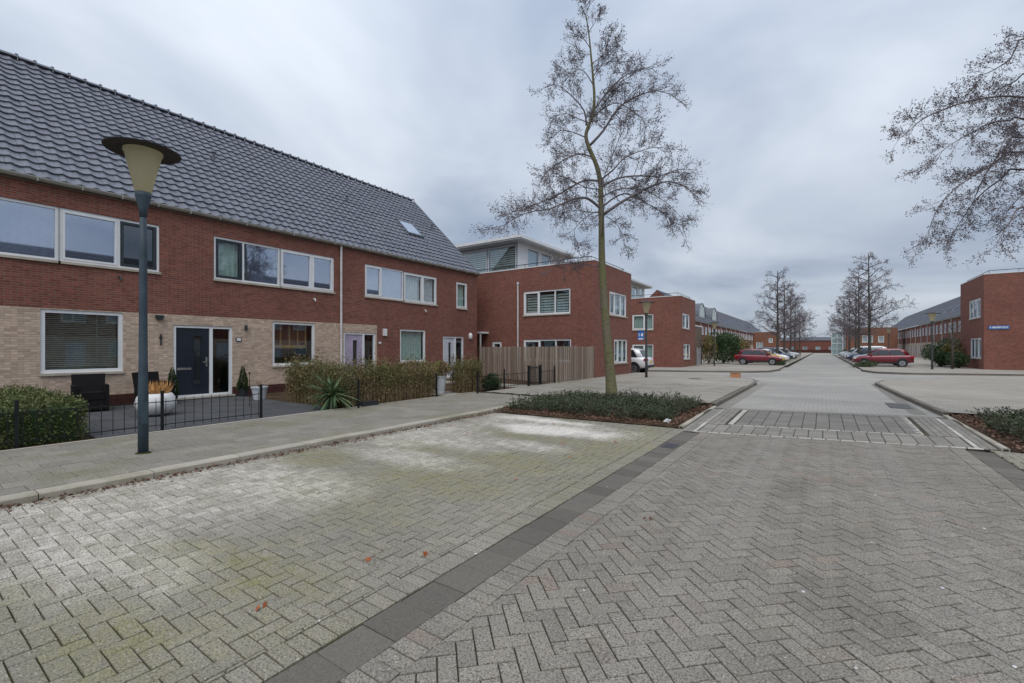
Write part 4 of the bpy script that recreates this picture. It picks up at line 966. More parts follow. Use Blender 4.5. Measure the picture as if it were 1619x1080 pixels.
# glazed barrel dormers on the left terrace
def barrel_dormer(y, label):
    d_ = thing('barrel_dormer', label, 'dormer', (-17.6, y, 6.9), 'arched glass dormers'); r_ = 2.7; n_ = 14
    m_ = MB()
    for i in range(n_ + 1):
        a = math.pi * i / n_
        for x in (-17.3, -21.0): m_.v.append((x, y + r_ * math.cos(a), 6.9 + r_ * math.sin(a)))
    for i in range(n_): m_.f.append((2 * i, 2 * i + 1, 2 * i + 3, 2 * i + 2))
    m_.build('barrel_roof', 'slate_metal', d_)
    m_ = MB(); m_.add([(-17.42, y + (r_ - 0.1) * math.cos(math.pi * i / n_), 6.9 + (r_ - 0.1) * math.sin(math.pi * i / n_)) for i in range(n_ + 1)], [tuple(range(n_ + 1))]); m_.build('pane', 'teal_glass', d_)
    m_ = MB()
    for k_ in (-0.6, -0.2, 0.2, 0.6): m_.box(-17.42, -17.34, y + k_ * r_ - 0.05, y + k_ * r_ + 0.05, 6.9, 6.9 + r_ * math.sqrt(1 - k_ * k_))
    m_.box(-17.42, -17.34, y - r_, y + r_, 6.85, 7.0); m_.build('glazing_bar', 'white_trim', d_)
barrel_dormer(84.0, 'nearer arched glass dormer on the slate roof at left'); barrel_dormer(95.0, 'farther arched glass dormer on the slate roof at left')
# more distant buildings that close the street
corner_block('distant brick block behind the trees on the left side of the street', -19.0, -10.0, 145, 152, 6.3, [(-15.5, -13.8, 0.9, 3.4, (-14.6,), 'curtain_white'), (-12.4, -11.4, 3.3, 4.5, (), 'curtain_white')], [], '+X', 'brick_orange', False, 'distant blocks')
corner_block('distant orange brick block behind the trees on the right side of the street', 4.6, 13.5, 128, 136, 6.3, [(7.4, 9.3, 3.0, 4.6, (8.3,), 'curtain_white'), (10.2, 11.2, 3.0, 4.4, (), 'curtain_white')], [], '-X', 'brick_orange', False, 'distant blocks')
gt_ = thing('stair_tower', 'pale green glazed stair tower left of the distant orange block', 'tower', (3.1, 132, 0.1))
m_ = MB(); m_.box(1.9, 4.0, 132, 136, 0, 5.6); m_.build('glazing', 'teal_glass', gt_)
m_ = MB()
for i in range(5): m_.box(1.85, 4.05, 131.93, 131.99, 0.1 + i * 1.32, 0.25 + i * 1.32)
for x in (1.86, 2.9, 3.94): m_.box(x - 0.06, x + 0.06, 131.90, 131.925, 0, 5.6)
m_.build('glazing_bar', 'white_trim', gt_)
fb = thing('end_building', 'long low brick building closing the far end of the street', 'building', (-5, 200, 0.1)); wf = Wall('-Y', 200)
hs = [(x, x + 1.4, 1.0, 2.3) for x in range(-34, 5, 4)]
m_ = MB(); wf.face(m_, -38, 6, 0, 4.6, hs); m_.build('wall', 'brick_red_far', fb)
for q in hs: window(fb, wf, *q, [(q[0], q[1], None, 'curtain', 'glass')], fw=0.08, sill=None)
m_ = MB(); m_.add([(-38, 199.7, 4.6), (6, 199.7, 4.6), (6, 207, 6.0), (-38, 207, 6.0)], [(0, 1, 2, 3)]); m_.build('roof', 'roof_far', fb)
m_ = MB(); m_.quad((-38, 201.5, 0), (6, 201.5, 0), (6, 201.5, 4.5), (-38, 201.5, 4.5)); m_.build('interior', 'room', fb)
hdg = MB(); hdg.box(-30, 6, 196, 197, 0, 1.2); tag(hdg.build('garden_wall', 'brick_plinth'), 'dark low wall before the building at the street end', 'wall')

# ------------------------------------------------------------------ gardens and planting beds
m_ = MB(); m_.add([(x, y, 0.055) for x, y in [(-16.3, -4), (-10.3, -4), (-10.3, 12.6), (-9.86, 12.62), (-9.86, 21.8), (-16.3, 21.8)]], [tuple(range(6))]); structure('garden', m_, 'soil')
patio = bedplane('patio', [(-16.28, 2.35), (-10.34, 2.35), (-10.34, 7.25), (-16.28, 7.25)], 0.062, 'joint_moss')
lay(patio, 'patio_tile', [(-16.0 + 0.402 * i, 2.56 + 0.402 * j, 0) for i in range(15) for j in range(12)], [(-16.27, 2.36), (-10.35, 2.36), (-10.35, 7.24), (-16.27, 7.24)], 0.402, 0.402, 'patio_tile', z=0.075, gap=0.006, rest='patio_tiles')
m_ = MB(); m_.box(-10.34, -10.26, -3, 12.6, 0.03, 0.088); structure('garden_edging', m_, 'kerb_concrete')
m_ = MB(); m_.box(-16.2, -10.4, 11.2, 12.4, 0.05, 0.070); m_.box(-16.2, -9.9, 15.2, 16.4, 0.05, 0.072); structure('garden_path', m_, 'paver_plaza')

def rvec():
    while True:
        v_ = Vector((rnd.uniform(-1, 1), rnd.uniform(-1, 1), rnd.uniform(-1, 1)))
        if 0.05 < v_.length < 1: return v_.normalized()
from mathutils import noise as mnoise
def wob(x, y, z, s=1.0): return mnoise.noise(Vector((x * s, y * s, z * s)))

def box_hedge(name, label, x0, x1, y0, y1, z0, h, n, mat, size=0.06, core='soil', sides=('x1', 'y1', 'top')):
    t_ = thing(name, label, 'hedge', ((x0 + x1) / 2, (y0 + y1) / 2, z0))
    c_ = MB(); i_ = 0.09; c_.box(x0 + i_, x1 - i_, y0 + i_, y1 - i_, z0, z0 + h - 0.10); c_.build('branches', core, t_)
    m_ = MB(); A = {'x1': (y1 - y0) * h, 'x0': (y1 - y0) * h, 'y1': (x1 - x0) * h, 'y0': (x1 - x0) * h, 'top': (x1 - x0) * (y1 - y0)}
    tot = sum(A[s_] for s_ in sides)
    for s_ in sides:
        for _ in range(int(n * A[s_] / tot)):
            x, y, z = rnd.uniform(x0, x1), rnd.uniform(y0, y1), z0 + rnd.uniform(0.02, 1) * h
            if s_ == 'x1': x = x1 - abs(rnd.gauss(0, 0.04)); nn = Vector((1, 0, 0))
            if s_ == 'x0': x = x0 + abs(rnd.gauss(0, 0.04)); nn = Vector((-1, 0, 0))
            if s_ == 'y1': y = y1 - abs(rnd.gauss(0, 0.04)); nn = Vector((0, 1, 0))
            if s_ == 'y0': y = y0 + abs(rnd.gauss(0, 0.04)); nn = Vector((0, -1, 0))
            if s_ == 'top': z = z0 + h - abs(rnd.gauss(0, 0.04)); nn = Vector((0, 0, 1))
            k_ = 0.07 * wob(x, y, z, 2.3)
            p = Vector((x, y, z)) + nn * k_
            m_.leaf(p, (rvec() + nn * 0.9).normalized(), size * rnd.uniform(0.6, 1.25), 0.55)
    for _ in range(int(n * 0.02)):                              # stray shoots
        x, y = rnd.uniform(x0, x1), rnd.uniform(y0, y1); b_ = Vector((x, y, z0 + h)); d = (Vector((0, 0, 1)) + rvec() * 0.4).normalized()
        for k_ in range(4): m_.leaf(b_ + d * 0.03 * k_, (d + rvec() * 0.9).normalized(), size, 0.5)
    m_.build('foliage', mat, t_)
    return t_
box_hedge('box_hedge', 'clipped green box hedge at the left edge behind the iron fence', -15.3, -10.62, -0.6, 2.25, 0.06, 0.66, 30000, 'leaf_box', 0.052, 'leaf_dark')

def loose_hedge(label, segs, h, n_stem, n_leaf):
    """loose browning hedge along boxes (x0, x1, y0, y1): upright stems below, leaves towards the top"""
    cx = sum(s_[0] + s_[1] for s_ in segs) / len(segs) / 2; cy = sum(s_[2] + s_[3] for s_ in segs) / len(segs) / 2
    t_ = thing('loose_hedge', label, 'hedge', (cx, cy, 0.06)); A = [(s_[1] - s_[0]) * (s_[3] - s_[2]) for s_ in segs]
    st, lv, dl = MB(), MB(), MB()
    for s_, a in zip(segs, A):
        for _ in range(int(n_stem * a / sum(A))):
            x, y = rnd.uniform(s_[0], s_[1]), rnd.uniform(s_[2], s_[3]); hh = h * (rnd.uniform(0.62, 1.0) if rnd.random() < 0.93 else rnd.uniform(1.0, 1.18)) * (1 + 0.16 * wob(x, y, 0, 1.9))
            dx, dy = rnd.gauss(0, 0.09), rnd.gauss(0, 0.09)
            p0, p1, p2 = Vector((x, y, 0.05)), Vector((x + dx * 0.3, y + dy * 0.3, 0.05 + hh * 0.5)), Vector((x + dx, y + dy, 0.05 + hh))
            st.tube([p0, p1, p2], [0.007, 0.005, 0.002], 3, False)
            for k_ in range(n_leaf // n_stem):
                q = rnd.betavariate(2.2, 1.1); p = p1.lerp(p2, (q - 0.5) * 2) if q > 0.5 else p0.lerp(p1, q * 2)
                p = p + rvec() * 0.10
                up = (rvec() + Vector((0, 0, 0.7))).normalized()
                (lv if rnd.random() < 0.30 + 0.90 * q ** 1.3 else dl).leaf(p, up, rnd.uniform(0.05, 0.095), 0.34)
    st.build('stems', 'dry_stem', t_); lv.build('foliage', 'leaf_privet', t_); dl.build('dry_foliage', 'dry_stem', t_)
    return t_
loose_hedge('long loose browning hedge in front of the lilac door house', [(-13.5, -10.45, 7.30, 7.78), (-10.95, -10.42, 7.78, 10.75)], 1.24, 900, 25000)
loose_hedge('short loose hedge between the grey pot and the wooden fence', [(-11.0, -10.35, 12.0, 13.1)], 1.22, 330, 7500)
loose_hedge('low shrubby hedge end standing behind the tall grey pot', [(-12.4, -11.2, 10.9, 12.0)], 1.05, 200, 4600)

def bed(name, poly, label_cover, n_plants, seed):
    m_ = MB(); cx = sum(p[0] for p in poly) / len(poly); cy = sum(p[1] for p in poly) / len(poly)
    inner = [(cx + (x - cx) * 0.8, cy + (y - cy) * 0.8) for x, y in poly]; n_ = len(poly)
    m_.add([(x, y, 0.02) for x, y in poly] + [(x, y, 0.10) for x, y in inner], [tuple(range(n_, 2 * n_))] + [(i, (i + 1) % n_, n_ + (i + 1) % n_, n_ + i) for i in range(n_)])
    structure(name, m_, 'soil')
    xs = [p[0] for p in poly]; ys = [p[1] for p in poly]
    def inside(x, y, mg):
        q = [(cx + (a - cx) * (1 - mg), cy + (b - cy) * (1 - mg)) for a, b in poly]
        return all((q[(i + 1) % n_][0] - q[i][0]) * (y - q[i][1]) - (q[(i + 1) % n_][1] - q[i][1]) * (x - q[i][0]) > 0 for i in range(n_))
    lit = MB(); k_ = 0
    while k_ < 5200:
        x, y = rnd.uniform(min(xs), max(xs)), rnd.uniform(min(ys), max(ys))
        if not inside(x, y, -0.01): continue
        k_ += 1; d = Vector((rnd.gauss(0, 1), rnd.gauss(0, 1), rnd.gauss(0.15, 0.3))).normalized()
        z_ = 0.03 + (0.075 if inside(x, y, 0.2) else 0.03); lit.leaf(Vector((x, y, z_ + rnd.uniform(0, 0.03))), d, rnd.uniform(0.04, 0.085), 0.6)
    o = lit.build('leaf_litter', 'leaf_dead'); o['kind'] = 'stuff'; o['label'] = 'brown fallen leaves lying on the bed ' + label_cover[1]
    lv, st = MB(), MB(); k_ = 0
    while k_ < n_plants:
        x, y = rnd.uniform(min(xs), max(xs)), rnd.uniform(min(ys), max(ys))
        if not inside(x, y, 0.11 + 0.10 * wob(x, y, seed, 1.1)): continue
        k_ += 1; hh = 0.24 + 0.16 * wob(x + seed, y, 1, 0.9) + rnd.gauss(0, 0.05); hh = max(0.10, hh)
        for _ in range(4):
            d = Vector((rnd.gauss(0, 0.55), rnd.gauss(0, 0.55), 1.0)).normalized(); L = hh * rnd.uniform(0.7, 1.25)
            p0 = Vector((x, y, 0.06)); p1 = p0 + d * L + Vector((rnd.gauss(0, 0.06), rnd.gauss(0, 0.06), 0)); p2 = p1 + Vector((d.x, d.y, -0.15 + rnd.uniform(0, 0.4))) * 0.13
            st.tube([p0, p1, p2], [0.004, 0.003, 0.0015], 3, False)
            for j in range(9):
                q = rnd.uniform(0.25, 1.0); p = p0.lerp(p1, q * 1.2) if q < 0.83 else p1.lerp(p2, (q - 0.83) / 0.17)
                lv.leaf(p + rvec() * 0.012, (rvec() + d * 0.5).normalized(), rnd.uniform(0.035, 0.062), 0.5)
    o = lv.build('ground_cover', 'leaf_cover'); o['kind'] = 'stuff'; o['label'] = label_cover[0]
    o = st.build('ground_cover_stems', 'bark_dark'); o['kind'] = 'stuff'; o['label'] = 'thin dark stems of the ground cover ' + label_cover[1]
bed('planting_bed', [(-6.97, 9.27), (-2.47, 9.58), (-2.52, 13.5), (-7.0, 12.55)], ('low grey green ground cover around the foot of the big tree', 'under the big tree'), 950, 1)
bed('planting_bed_right', [(2.49, 10.36), (7.2, 10.85), (7.2, 15.6), (2.52, 14.9)], ('low green ground cover in the bed at the right edge', 'at the right edge'), 950, 5)
# leaves and scraps on the bay and along the kerb
m_ = MB()
for _ in range(900):
    y = rnd.uniform(0.3, 9.2); x = KX + 0.02 + abs(rnd.gauss(0, 0.10)); m_.leaf(Vector((x, y, 0.006 + rnd.uniform(0, 0.02))), Vector((rnd.gauss(0, 1), rnd.gauss(0, 1), rnd.gauss(0, 0.25))).normalized(), rnd.uniform(0.025, 0.06), 0.6)
o = m_.build('kerb_litter', 'leaf_dead'); o['kind'] = 'stuff'; o['label'] = 'brown leaf litter along the foot of the kerb'
m_ = MB()
for px, py in ((412, 968), (678, 877), (836, 612), (590, 885), (1020, 820)):
    D = CAMH * 711 / (py - 551); p = at(px, py, D)
    for _ in range(2): m_.leaf(Vector((p.x + rnd.gauss(0, 0.015), p.y + rnd.gauss(0, 0.015), 0.012)), Vector((rnd.gauss(0, 1), rnd.gauss(0, 1), rnd.uniform(0.1, 0.4))).normalized(), 0.055, 0.6)
for _ in range(46):
    m_.leaf(Vector((rnd.uniform(-6.6, -2.9), rnd.uniform(4.5, 9.2), 0.010)), Vector((rnd.gauss(0, 1), rnd.gauss(0, 1), rnd.uniform(0, 0.5))).normalized(), rnd.uniform(0.03, 0.07), 0.45)
o = m_.build('fallen_leaves', 'leaf_rust'); o['kind'] = 'stuff'; o['label'] = 'a few rust brown leaves scattered on the parking bay'
m_ = MB()
for px, py in ((923, 934), (1604, 1055), (1353, 1057), (505, 982), (761, 871), (752, 876), (1384, 783), (1270, 936), (1556, 836), (1378, 858), (960, 770), (1490, 930)):
    D = CAMH * 711 / (py - 551); p = at(px, py, D); r_ = rnd.uniform(0.006, 0.013)
    m_.lathe([(r_, 0.0), (r_ * 0.9, 0.004), (r_ * 0.3, 0.006)], (p.x, p.y, 0.001), 7)
o = m_.build('chewing_gum_spots', 'litter_white'); o['kind'] = 'stuff'; o['label'] = 'small white spots and crumbs on the road pavers'

# ------------------------------------------------------------------ street lamps
def street_lamp(label, x, y, z, h, post='post_grey', hat=0.44, seg=24):
    t_ = thing('street_lamp', label, 'street lamp', (x, y, z), 'post top street lamps')
    k_ = h / 4.6; c_ = (x, y, z)
    m_ = MB(); m_.lathe([(0.066, -0.05), (0.064, 0.9), (0.055, 1.4), (0.048, 3.0), (0.041, 3.62 * k_)], c_, 16); m_.build('post', post, t_, True)
    m_ = MB(); m_.lathe([(0.045, 3.55 * k_), (0.055, 3.68 * k_), (0.098, 3.86 * k_), (0.104, 3.92 * k_)], c_, 16); m_.build('collar', post, t_, True)
    m_ = MB(); b_, e_ = 3.921 * k_, 4.50 * k_; m_.lathe([(0.098, b_), (0.225, e_), (0.24, e_ + 0.01), (0.24, e_ + 0.045), (0.20, e_ + 0.046)], c_, seg); m_.build('lamp_shade', 'lamp_glass', t_, True)
    m_ = MB(); m_.lathe([(0.20, e_ + 0.048), (hat, e_ + 0.035), (hat + 0.005, e_ + 0.05), (hat * 0.55, e_ + 0.105), (0.12, e_ + 0.145), (0.05, e_ + 0.155)], c_, seg); m_.build('hat', 'lamp_hat', t_)
    m_ = MB(); m_.box(x + 0.045, x + 0.069, y - 0.035, y + 0.035, z + 0.45, z + 0.78); m_.build('hatch', post, t_)
    m_ = MB(); m_.lathe([(0.10, 0.0), (0.095, 0.012), (0.070, 0.018)], c_, 16); m_.build('base_ring', 'joint_bay', t_)
    return t_
street_lamp('tall blue grey street lamp on the pavement in front of the dark door house', -8.38, 2.41, SW, 4.58, 'post_blue', 0.46, 40)
street_lamp('street lamp carrying the blue sign beside the corner house', -7.71, 23.77, 0.116, 4.02)
street_lamp('street lamp by the bush past the side street on the left', -8.0, 43.7, 0.10, 3.9)
street_lamp('street lamp between the right red car and the corner house', 6.75, 45.4, 0.10, 4.2)
street_lamp('distant street lamp in front of the right hand terrace', 7.3, 78.0, 0.10, 4.2)
sgn = thing('traffic_sign', 'blue residential zone sign fixed to the lamp post', 'sign', (-7.95, 23.66, 2.3))
m_ = MB(); m_.box(-8.13, -7.80, 23.655, 23.68, 2.10, 2.58); pl_ = m_.build('plate', 'sign_blue', sgn)
m_ = MB(); m_.box(-8.09, -7.84, 23.650, 23.6545, 2.13, 2.20); m_.box(-8.08, -8.04, 23.650, 23.6545, 2.30, 2.46); m_.box(-7.96, -7.84, 23.650, 23.6545, 2.30, 2.40)
m_.add([(-7.98, 23.652, 2.405), (-7.82, 23.652, 2.405), (-7.90, 23.652, 2.49)], [(0, 1, 2)]); m_.build('pictogram', 'white_paint', pl_)
m_ = MB(); m_.box(-7.80, -7.74, 23.66, 23.70, 2.2, 2.24); m_.box(-7.80, -7.74, 23.66, 23.70, 2.45, 2.49); m_.build('clamp', 'steel', sgn)

# ------------------------------------------------------------------ iron fences, gate, wooden fence
def iron_fence(label, x, y0, y1, posts, z=SW, h=0.60, step=0.155):
    t_ = thing('iron_fence', label, 'fence', (x, (y0 + y1) / 2, z), 'low iron garden fences')
    for zz in (0.10, h - 0.06):
        m_ = MB(); m_.box(x - 0.007, x + 0.007, y0, y1, z + zz, z + zz + 0.016); m_.build('rail', 'iron', t_)
    bm = MB(); bm.tube([(0, 0, 0.04), (0, 0, h - 0.03), (0, 0, h + 0.02)], [0.0065, 0.0065, 0.002], 6); bm = bm.mesh('bar', 'iron')
    n_ = int((y1 - y0) / step)
    for i in range(n_): piece('bar', bm, t_, (x + 0.013, y0 + (i + 0.5) * (y1 - y0) / n_, z))
    pm = MB(); pm.box(-0.022, 0.022, -0.022, 0.022, -0.05, 0.74); pm.box(-0.027, 0.027, -0.027, 0.027, 0.7402, 0.755); pm = pm.mesh('post', 'iron')
    for y in posts: piece('post', pm, t_, (x - 0.03, y, z))
    return t_
iron_fence('low black iron fence before the patio with the white pot', -10.42, -1.6, 5.15, (1.4, 3.3, 5.15))
iron_fence('low black iron fence running to the gate beside the wooden fence', -9.88, 12.2, 15.45, (12.25, 13.85), 0.116)
for x, y, lb in ((-10.05, 7.45, 'black iron post standing in front of the spiky palm'), (-10.3, 10.62, 'black iron post at the right end of the long hedge')):
    m_ = MB(); m_.box(x - 0.022, x + 0.022, y - 0.022, y + 0.022, 0.05, 0.82); m_.box(x - 0.03, x + 0.03, y - 0.03, y + 0.03, 0.8202, 0.835); tag(m_.build('iron_post', 'iron'), lb, 'post')
gt = thing('iron_gate', 'small black iron garden gate between two square posts', 'gate', (-9.86, 15.95, 0.116))
for y in (15.50, 16.42):
    m_ = MB(); m_.box(-9.90, -9.82, y - 0.04, y + 0.04, 0.06, 0.92); m_.box(-9.92, -9.80, y - 0.06, y + 0.06, 0.9202, 0.95); m_.build('post', 'iron', gt)
m_ = MB(); ring(Wall('+X', -9.87), m_, 15.56, 16.36, 0.18, 0.86, 0.035, -0.015, 0.015); m_.build('gate_frame', 'iron', gt)
for i in range(9):
    y = 15.64 + i * 0.081; m_ = MB(); m_.box(-9.876, -9.864, y - 0.007, y + 0.007, 0.215, 0.90 + 0.05 * math.sin(math.pi * i / 8)); m_.build('bar', 'iron', gt)
for cy_, cz_ in ((15.8, 0.42), (16.12, 0.42), (15.96, 0.66)):
    m_ = MB(); m_.tube([(-9.87, cy_ + 0.09 * math.cos(a * 0.5), cz_ + 0.09 * math.sin(a * 0.5)) for a in range(13)], 0.008, 5); m_.build('scroll', 'iron', gt)
iron_fence('short black iron fence panel right of the garden gate', -9.88, 16.5, 17.75, (17.72,), 0.116)

def wood_fence(label, a, b, z0, z1, pw=0.118, gap=0.012):
    a, b = Vector((a[0], a[1], 0)), Vector((b[0], b[1], 0)); d = b - a; L = d.length; u = d / L; ang = math.atan2(u.y, u.x); n_ = int(L / (pw * 0.92))
    t_ = thing('wooden_fence', label, 'fence', ((a.x + b.x) / 2, (a.y + b.y) / 2, z0))
    mes = []
    for k_ in range(3):
        m_ = MB(); w2 = pw / 2; hh = z1 - z0; m_.add([(-w2, -0.009, 0), (w2, -0.009, 0), (w2, 0.009, 0), (-w2, 0.009, 0), (-w2, -0.009, hh - 0.012 * k_), (w2, -0.009, hh - 0.008), (w2, 0.009, hh - 0.008), (-w2, 0.009, hh - 0.012 * k_)],
                  [(0, 3, 2, 1), (4, 5, 6, 7), (0, 1, 5, 4), (1, 2, 6, 5), (2, 3, 7, 6), (3, 0, 4, 7)]); mes.append(m_.mesh('plank', 'fence_wood'))
    nn = Vector((-u.y, u.x, 0))
    for i in range(n_):
        p = a + u * (L * (i + 0.5) / n_) + nn * (0.016 if i % 2 else -0.016)
        piece('plank', mes[i % 3], t_, (p.x, p.y, z0 + rnd.uniform(-0.006, 0.006)), (0, rnd.gauss(0, 0.003), ang + rnd.gauss(0, 0.01)))
    pm = MB(); pm.box(-0.04, 0.04, -0.04, 0.04, 0, z1 - z0 + 0.06); pm = pm.mesh('post', 'fence_wood')
    k_ = max(1, round(L / 1.85))
    for i in range(k_ + 1):
        p = a + u * (L * i / k_) + nn * 0.075; piece('post', pm, t_, (p.x, p.y, z0 - 0.03), (0, 0, ang))
    return t_
wood_fence('brown wooden plank fence behind the iron gate', (-9.83, 17.86), (-16.2, 20.35), 0.06, 1.74)
wood_fence('weathered grey wooden plank fence against the corner house', (-9.83, 17.90), (-9.83, 21.74), 0.12, 1.75, 0.10)

# ------------------------------------------------------------------ garden furniture, pots and plants
def rattan_chair(label, x, y, rz):
    t_ = thing('rattan_chair', label, 'chair', (x, y, 0.078), 'rattan chairs under the window', rz)
    m_ = MB(); m_.box(-0.27, 0.30, -0.25, 0.25, 0.30, 0.42); m_.local('seat', 'rattan', t_)
    m_ = MB(); m_.box(-0.26, 0.27, -0.24, 0.24, 0.421, 0.48); m_.local('cushion', 'rattan', t_)
    m_ = MB(); m_.add([(-0.30, -0.30, 0.30), (-0.22, -0.30, 0.30), (-0.22, 0.30, 0.30), (-0.30, 0.30, 0.30), (-0.42, -0.32, 0.90), (-0.36, -0.32, 0.92), (-0.36, 0.32, 0.92), (-0.42, 0.32, 0.90)],
        [(0, 3, 2, 1), (4, 5, 6, 7), (0, 1, 5, 4), (1, 2, 6, 5), (2, 3, 7, 6), (3, 0, 4, 7)]); m_.local('backrest', 'rattan', t_)
    for s_ in (-1, 1):
        m_ = MB(); m_.box(-0.28, 0.32, s_ * 0.255, s_ * 0.335, 0.04, 0.66); m_.local('armrest', 'rattan', t_)
        for x_ in (-0.24, 0.27): m_ = MB(); m_.box(x_ - 0.03, x_ + 0.03, s_ * 0.26, s_ * 0.32, 0.0, 0.04); m_.local('leg', 'rattan', t_)
    m_ = MB(); m_.box(-0.25, 0.29, -0.254, 0.254, 0.05, 0.298); m_.local('skirt', 'rattan', t_)
    return t_
rattan_chair('dark rattan garden chair next to the box hedge', -15.15, 3.28, R(-8)); rattan_chair('dark rattan garden chair partly hidden by the lamp post', -15.2, 4.62, R(14))
pt = thing('round_pot', 'large round white planter with dry orange grass on the patio', 'planter', (-12.9, 3.95, 0.08))
m_ = MB(); m_.lathe([(0.16, 0), (0.30, 0.06), (0.385, 0.20), (0.40, 0.30), (0.36, 0.44), (0.30, 0.52), (0.27, 0.52), (0.30, 0.44)], (-12.9, 3.95, 0.08), 28); m_.build('bowl', 'pot_white', pt, True)
m_ = MB(); m_.lathe([(0.29, 0.44), (0.28, 0.47)], (-12.9, 3.95, 0.08), 20); m_.build('soil', 'soil', pt)
m_ = MB()
for _ in range(320):
    a, r_ = rnd.uniform(0, 6.28), 0.25 * math.sqrt(rnd.random()); p = Vector((-12.9 + r_ * math.cos(a), 3.95 + r_ * math.sin(a), 0.54)); d = Vector((rnd.gauss(0, 0.25), rnd.gauss(0, 0.25), 1)).normalized()
    m_.leaf(p, d, rnd.uniform(0.18, 0.40), 0.05)
m_.build('dry_grass', 'dry_grass', pt)
def conifer(label, x, y, h, r_, potm):
    t_ = thing('potted_conifer', label, 'plant', (x, y, 0.08)); m_ = MB(); m_.lathe([(0.11, 0), (0.15, 0.24), (0.165, 0.26), (0.14, 0.26), (0.13, 0.2)], (x, y, 0.08), 18); m_.build('pot', potm, t_)
    m_ = MB(); m_.tube([(x, y, 0.28), (x, y, 0.30 + h * 0.9)], [0.02, 0.004], 6); m_.build('trunk', 'bark_dark', t_)
    m_ = MB()
    for _ in range(3200):
        q = 1 - math.sqrt(rnd.random()); a = rnd.uniform(0, 6.28); rr = r_ * (1 - q) ** 0.8 * (0.6 + 0.4 * math.sqrt(rnd.random())) * (1 + 0.22 * math.sin(3 * a + 9 * q)); p = Vector((x + rr * math.cos(a), y + rr * math.sin(a), 0.30 + h * q))
        m_.leaf(p, (Vector((math.cos(a), math.sin(a), 0.7)) + rvec() * 0.6).normalized(), rnd.uniform(0.03, 0.055), 0.4)
    m_.build('foliage', 'leaf_conifer', t_); return t_
conifer('small potted conifer left of the dark front door', -15.75, 5.22, 0.80, 0.15, 'pot_dark'); conifer('small potted conifer in a dark pot right of the dark front door', -15.75, 7.18, 0.80, 0.155, 'pot_dark')
def tub(label, x, y, z, r0, r1, h, mat, name='pot'):
    t_ = thing(name, label, 'pot', (x, y, z)); m_ = MB(); m_.lathe([(r0, 0), (r1, h - 0.05), (r1 + 0.02, h - 0.05), (r1 + 0.02, h), (r1 - 0.02, h), (r1 - 0.03, h - 0.08)], (x, y, z), 24); m_.build('body', mat, t_)
    return t_
p1 = tub('grey white tub with bare stems beside the long hedge', -14.3, 7.0, 0.08, 0.16, 0.22, 0.40, 'pot_grey', 'plant_tub')
m_ = MB()
for _ in range(14): d = Vector((rnd.gauss(0, 0.25), rnd.gauss(0, 0.25), 1)).normalized(); m_.tube([Vector((-14.3, 7.0, 0.4)), Vector((-14.3, 7.0, 0.42)) + d * rnd.uniform(0.2, 0.35)], [0.006, 0.002], 4)
m_.build('stems', 'dry_stem', p1)
p2 = tub('tall grey pot with a green shrub in the gap of the hedge', -11.0, 11.55, 0.08, 0.13, 0.19, 0.62, 'pot_grey', 'tall_pot')
m_ = MB()
for _ in range(1500): q = rvec(); m_.leaf(Vector((-11.0, 11.55, 0.95)) + Vector((q.x * 0.36, q.y * 0.36, q.z * 0.26)) * rnd.random() ** 0.4, (q + rvec()).normalized(), rnd.uniform(0.04, 0.09), 0.45)
m_.build('foliage', 'leaf_olive', p2)
pm = thing('spiky_palm', 'spiky green palm growing by the pavement in front of the long hedge', 'plant', (-10.6, 7.05, 0.07))
m_ = MB(); m_.tube([(-10.6, 7.05, 0.03), (-10.62, 7.05, 0.40)], [0.09, 0.07], 8); m_.build('trunk', 'bark_dark', pm)
blades = []
for L in (0.58, 0.70, 0.82):
    m_ = MB(); n_ = 5
    for i in range(n_ + 1):
        q = i / n_; w_ = 0.022 * (1 - q) ** 0.6 * (0.7 + 1.2 * q * (1 - q) * 2); x_ = L * q; z_ = -0.28 * L * q * q
        m_.v += [(x_, -w_, z_ + 0.008), (x_, 0, z_), (x_, w_, z_ + 0.008)]
    for i in range(n_):
        for j in range(2): m_.f.append((3 * i + j, 3 * i + j + 1, 3 * i + j + 4, 3 * i + j + 3))
    blades.append(m_.mesh('leaf', 'leaf_palm'))
for i in range(150):
    piece('leaf', blades[i % 3], pm, (-10.61 + rnd.gauss(0, 0.03), 7.05 + rnd.gauss(0, 0.03), 0.42 + rnd.gauss(0, 0.05)), (rnd.gauss(0, 0.2), -R(rnd.uniform(-38, 80)), rnd.uniform(0, 6.28)))
def bush(label, x, y, z, rx, ry, h, n, mat, size, name='bush', group=None):
    t_ = thing(name, label, 'bush', (x, y, z), group); m_ = MB(); st = MB()
    lumps = [(Vector((x, y, z + h * 0.5)), Vector((rx * 0.75, ry * 0.75, h * 0.5)))]
    for _ in range(14):
        a = rnd.uniform(0, 6.28); q = rnd.uniform(0.3, 0.95); lumps.append((Vector((x + rx * 0.62 * math.cos(a), y + ry * 0.62 * math.sin(a), z + h * q * 0.85)), Vector((rx, ry, h * 0.6)) * rnd.uniform(0.28, 0.45)))
    for _ in range(n):
        c_, r_ = rnd.choice(lumps); q = rvec(); p = c_ + Vector((q.x * r_.x, q.y * r_.y, q.z * r_.z)) * rnd.uniform(0.75, 1.05)
        if p.z < z: p.z = z + rnd.uniform(0, 0.3)
        m_.leaf(p, (q + rvec()).normalized(), size * rnd.uniform(0.6, 1.3), 0.55)
    for c_, r_ in lumps[1:]: st.tube([Vector((x, y, z - 0.05)), Vector((x, y, z)).lerp(c_, 0.5) + rvec() * 0.1, c_], [0.03, 0.02, 0.008], 5)
    st.build('stems', 'bark_dark', t_); m_.build('foliage', mat, t_); return t_
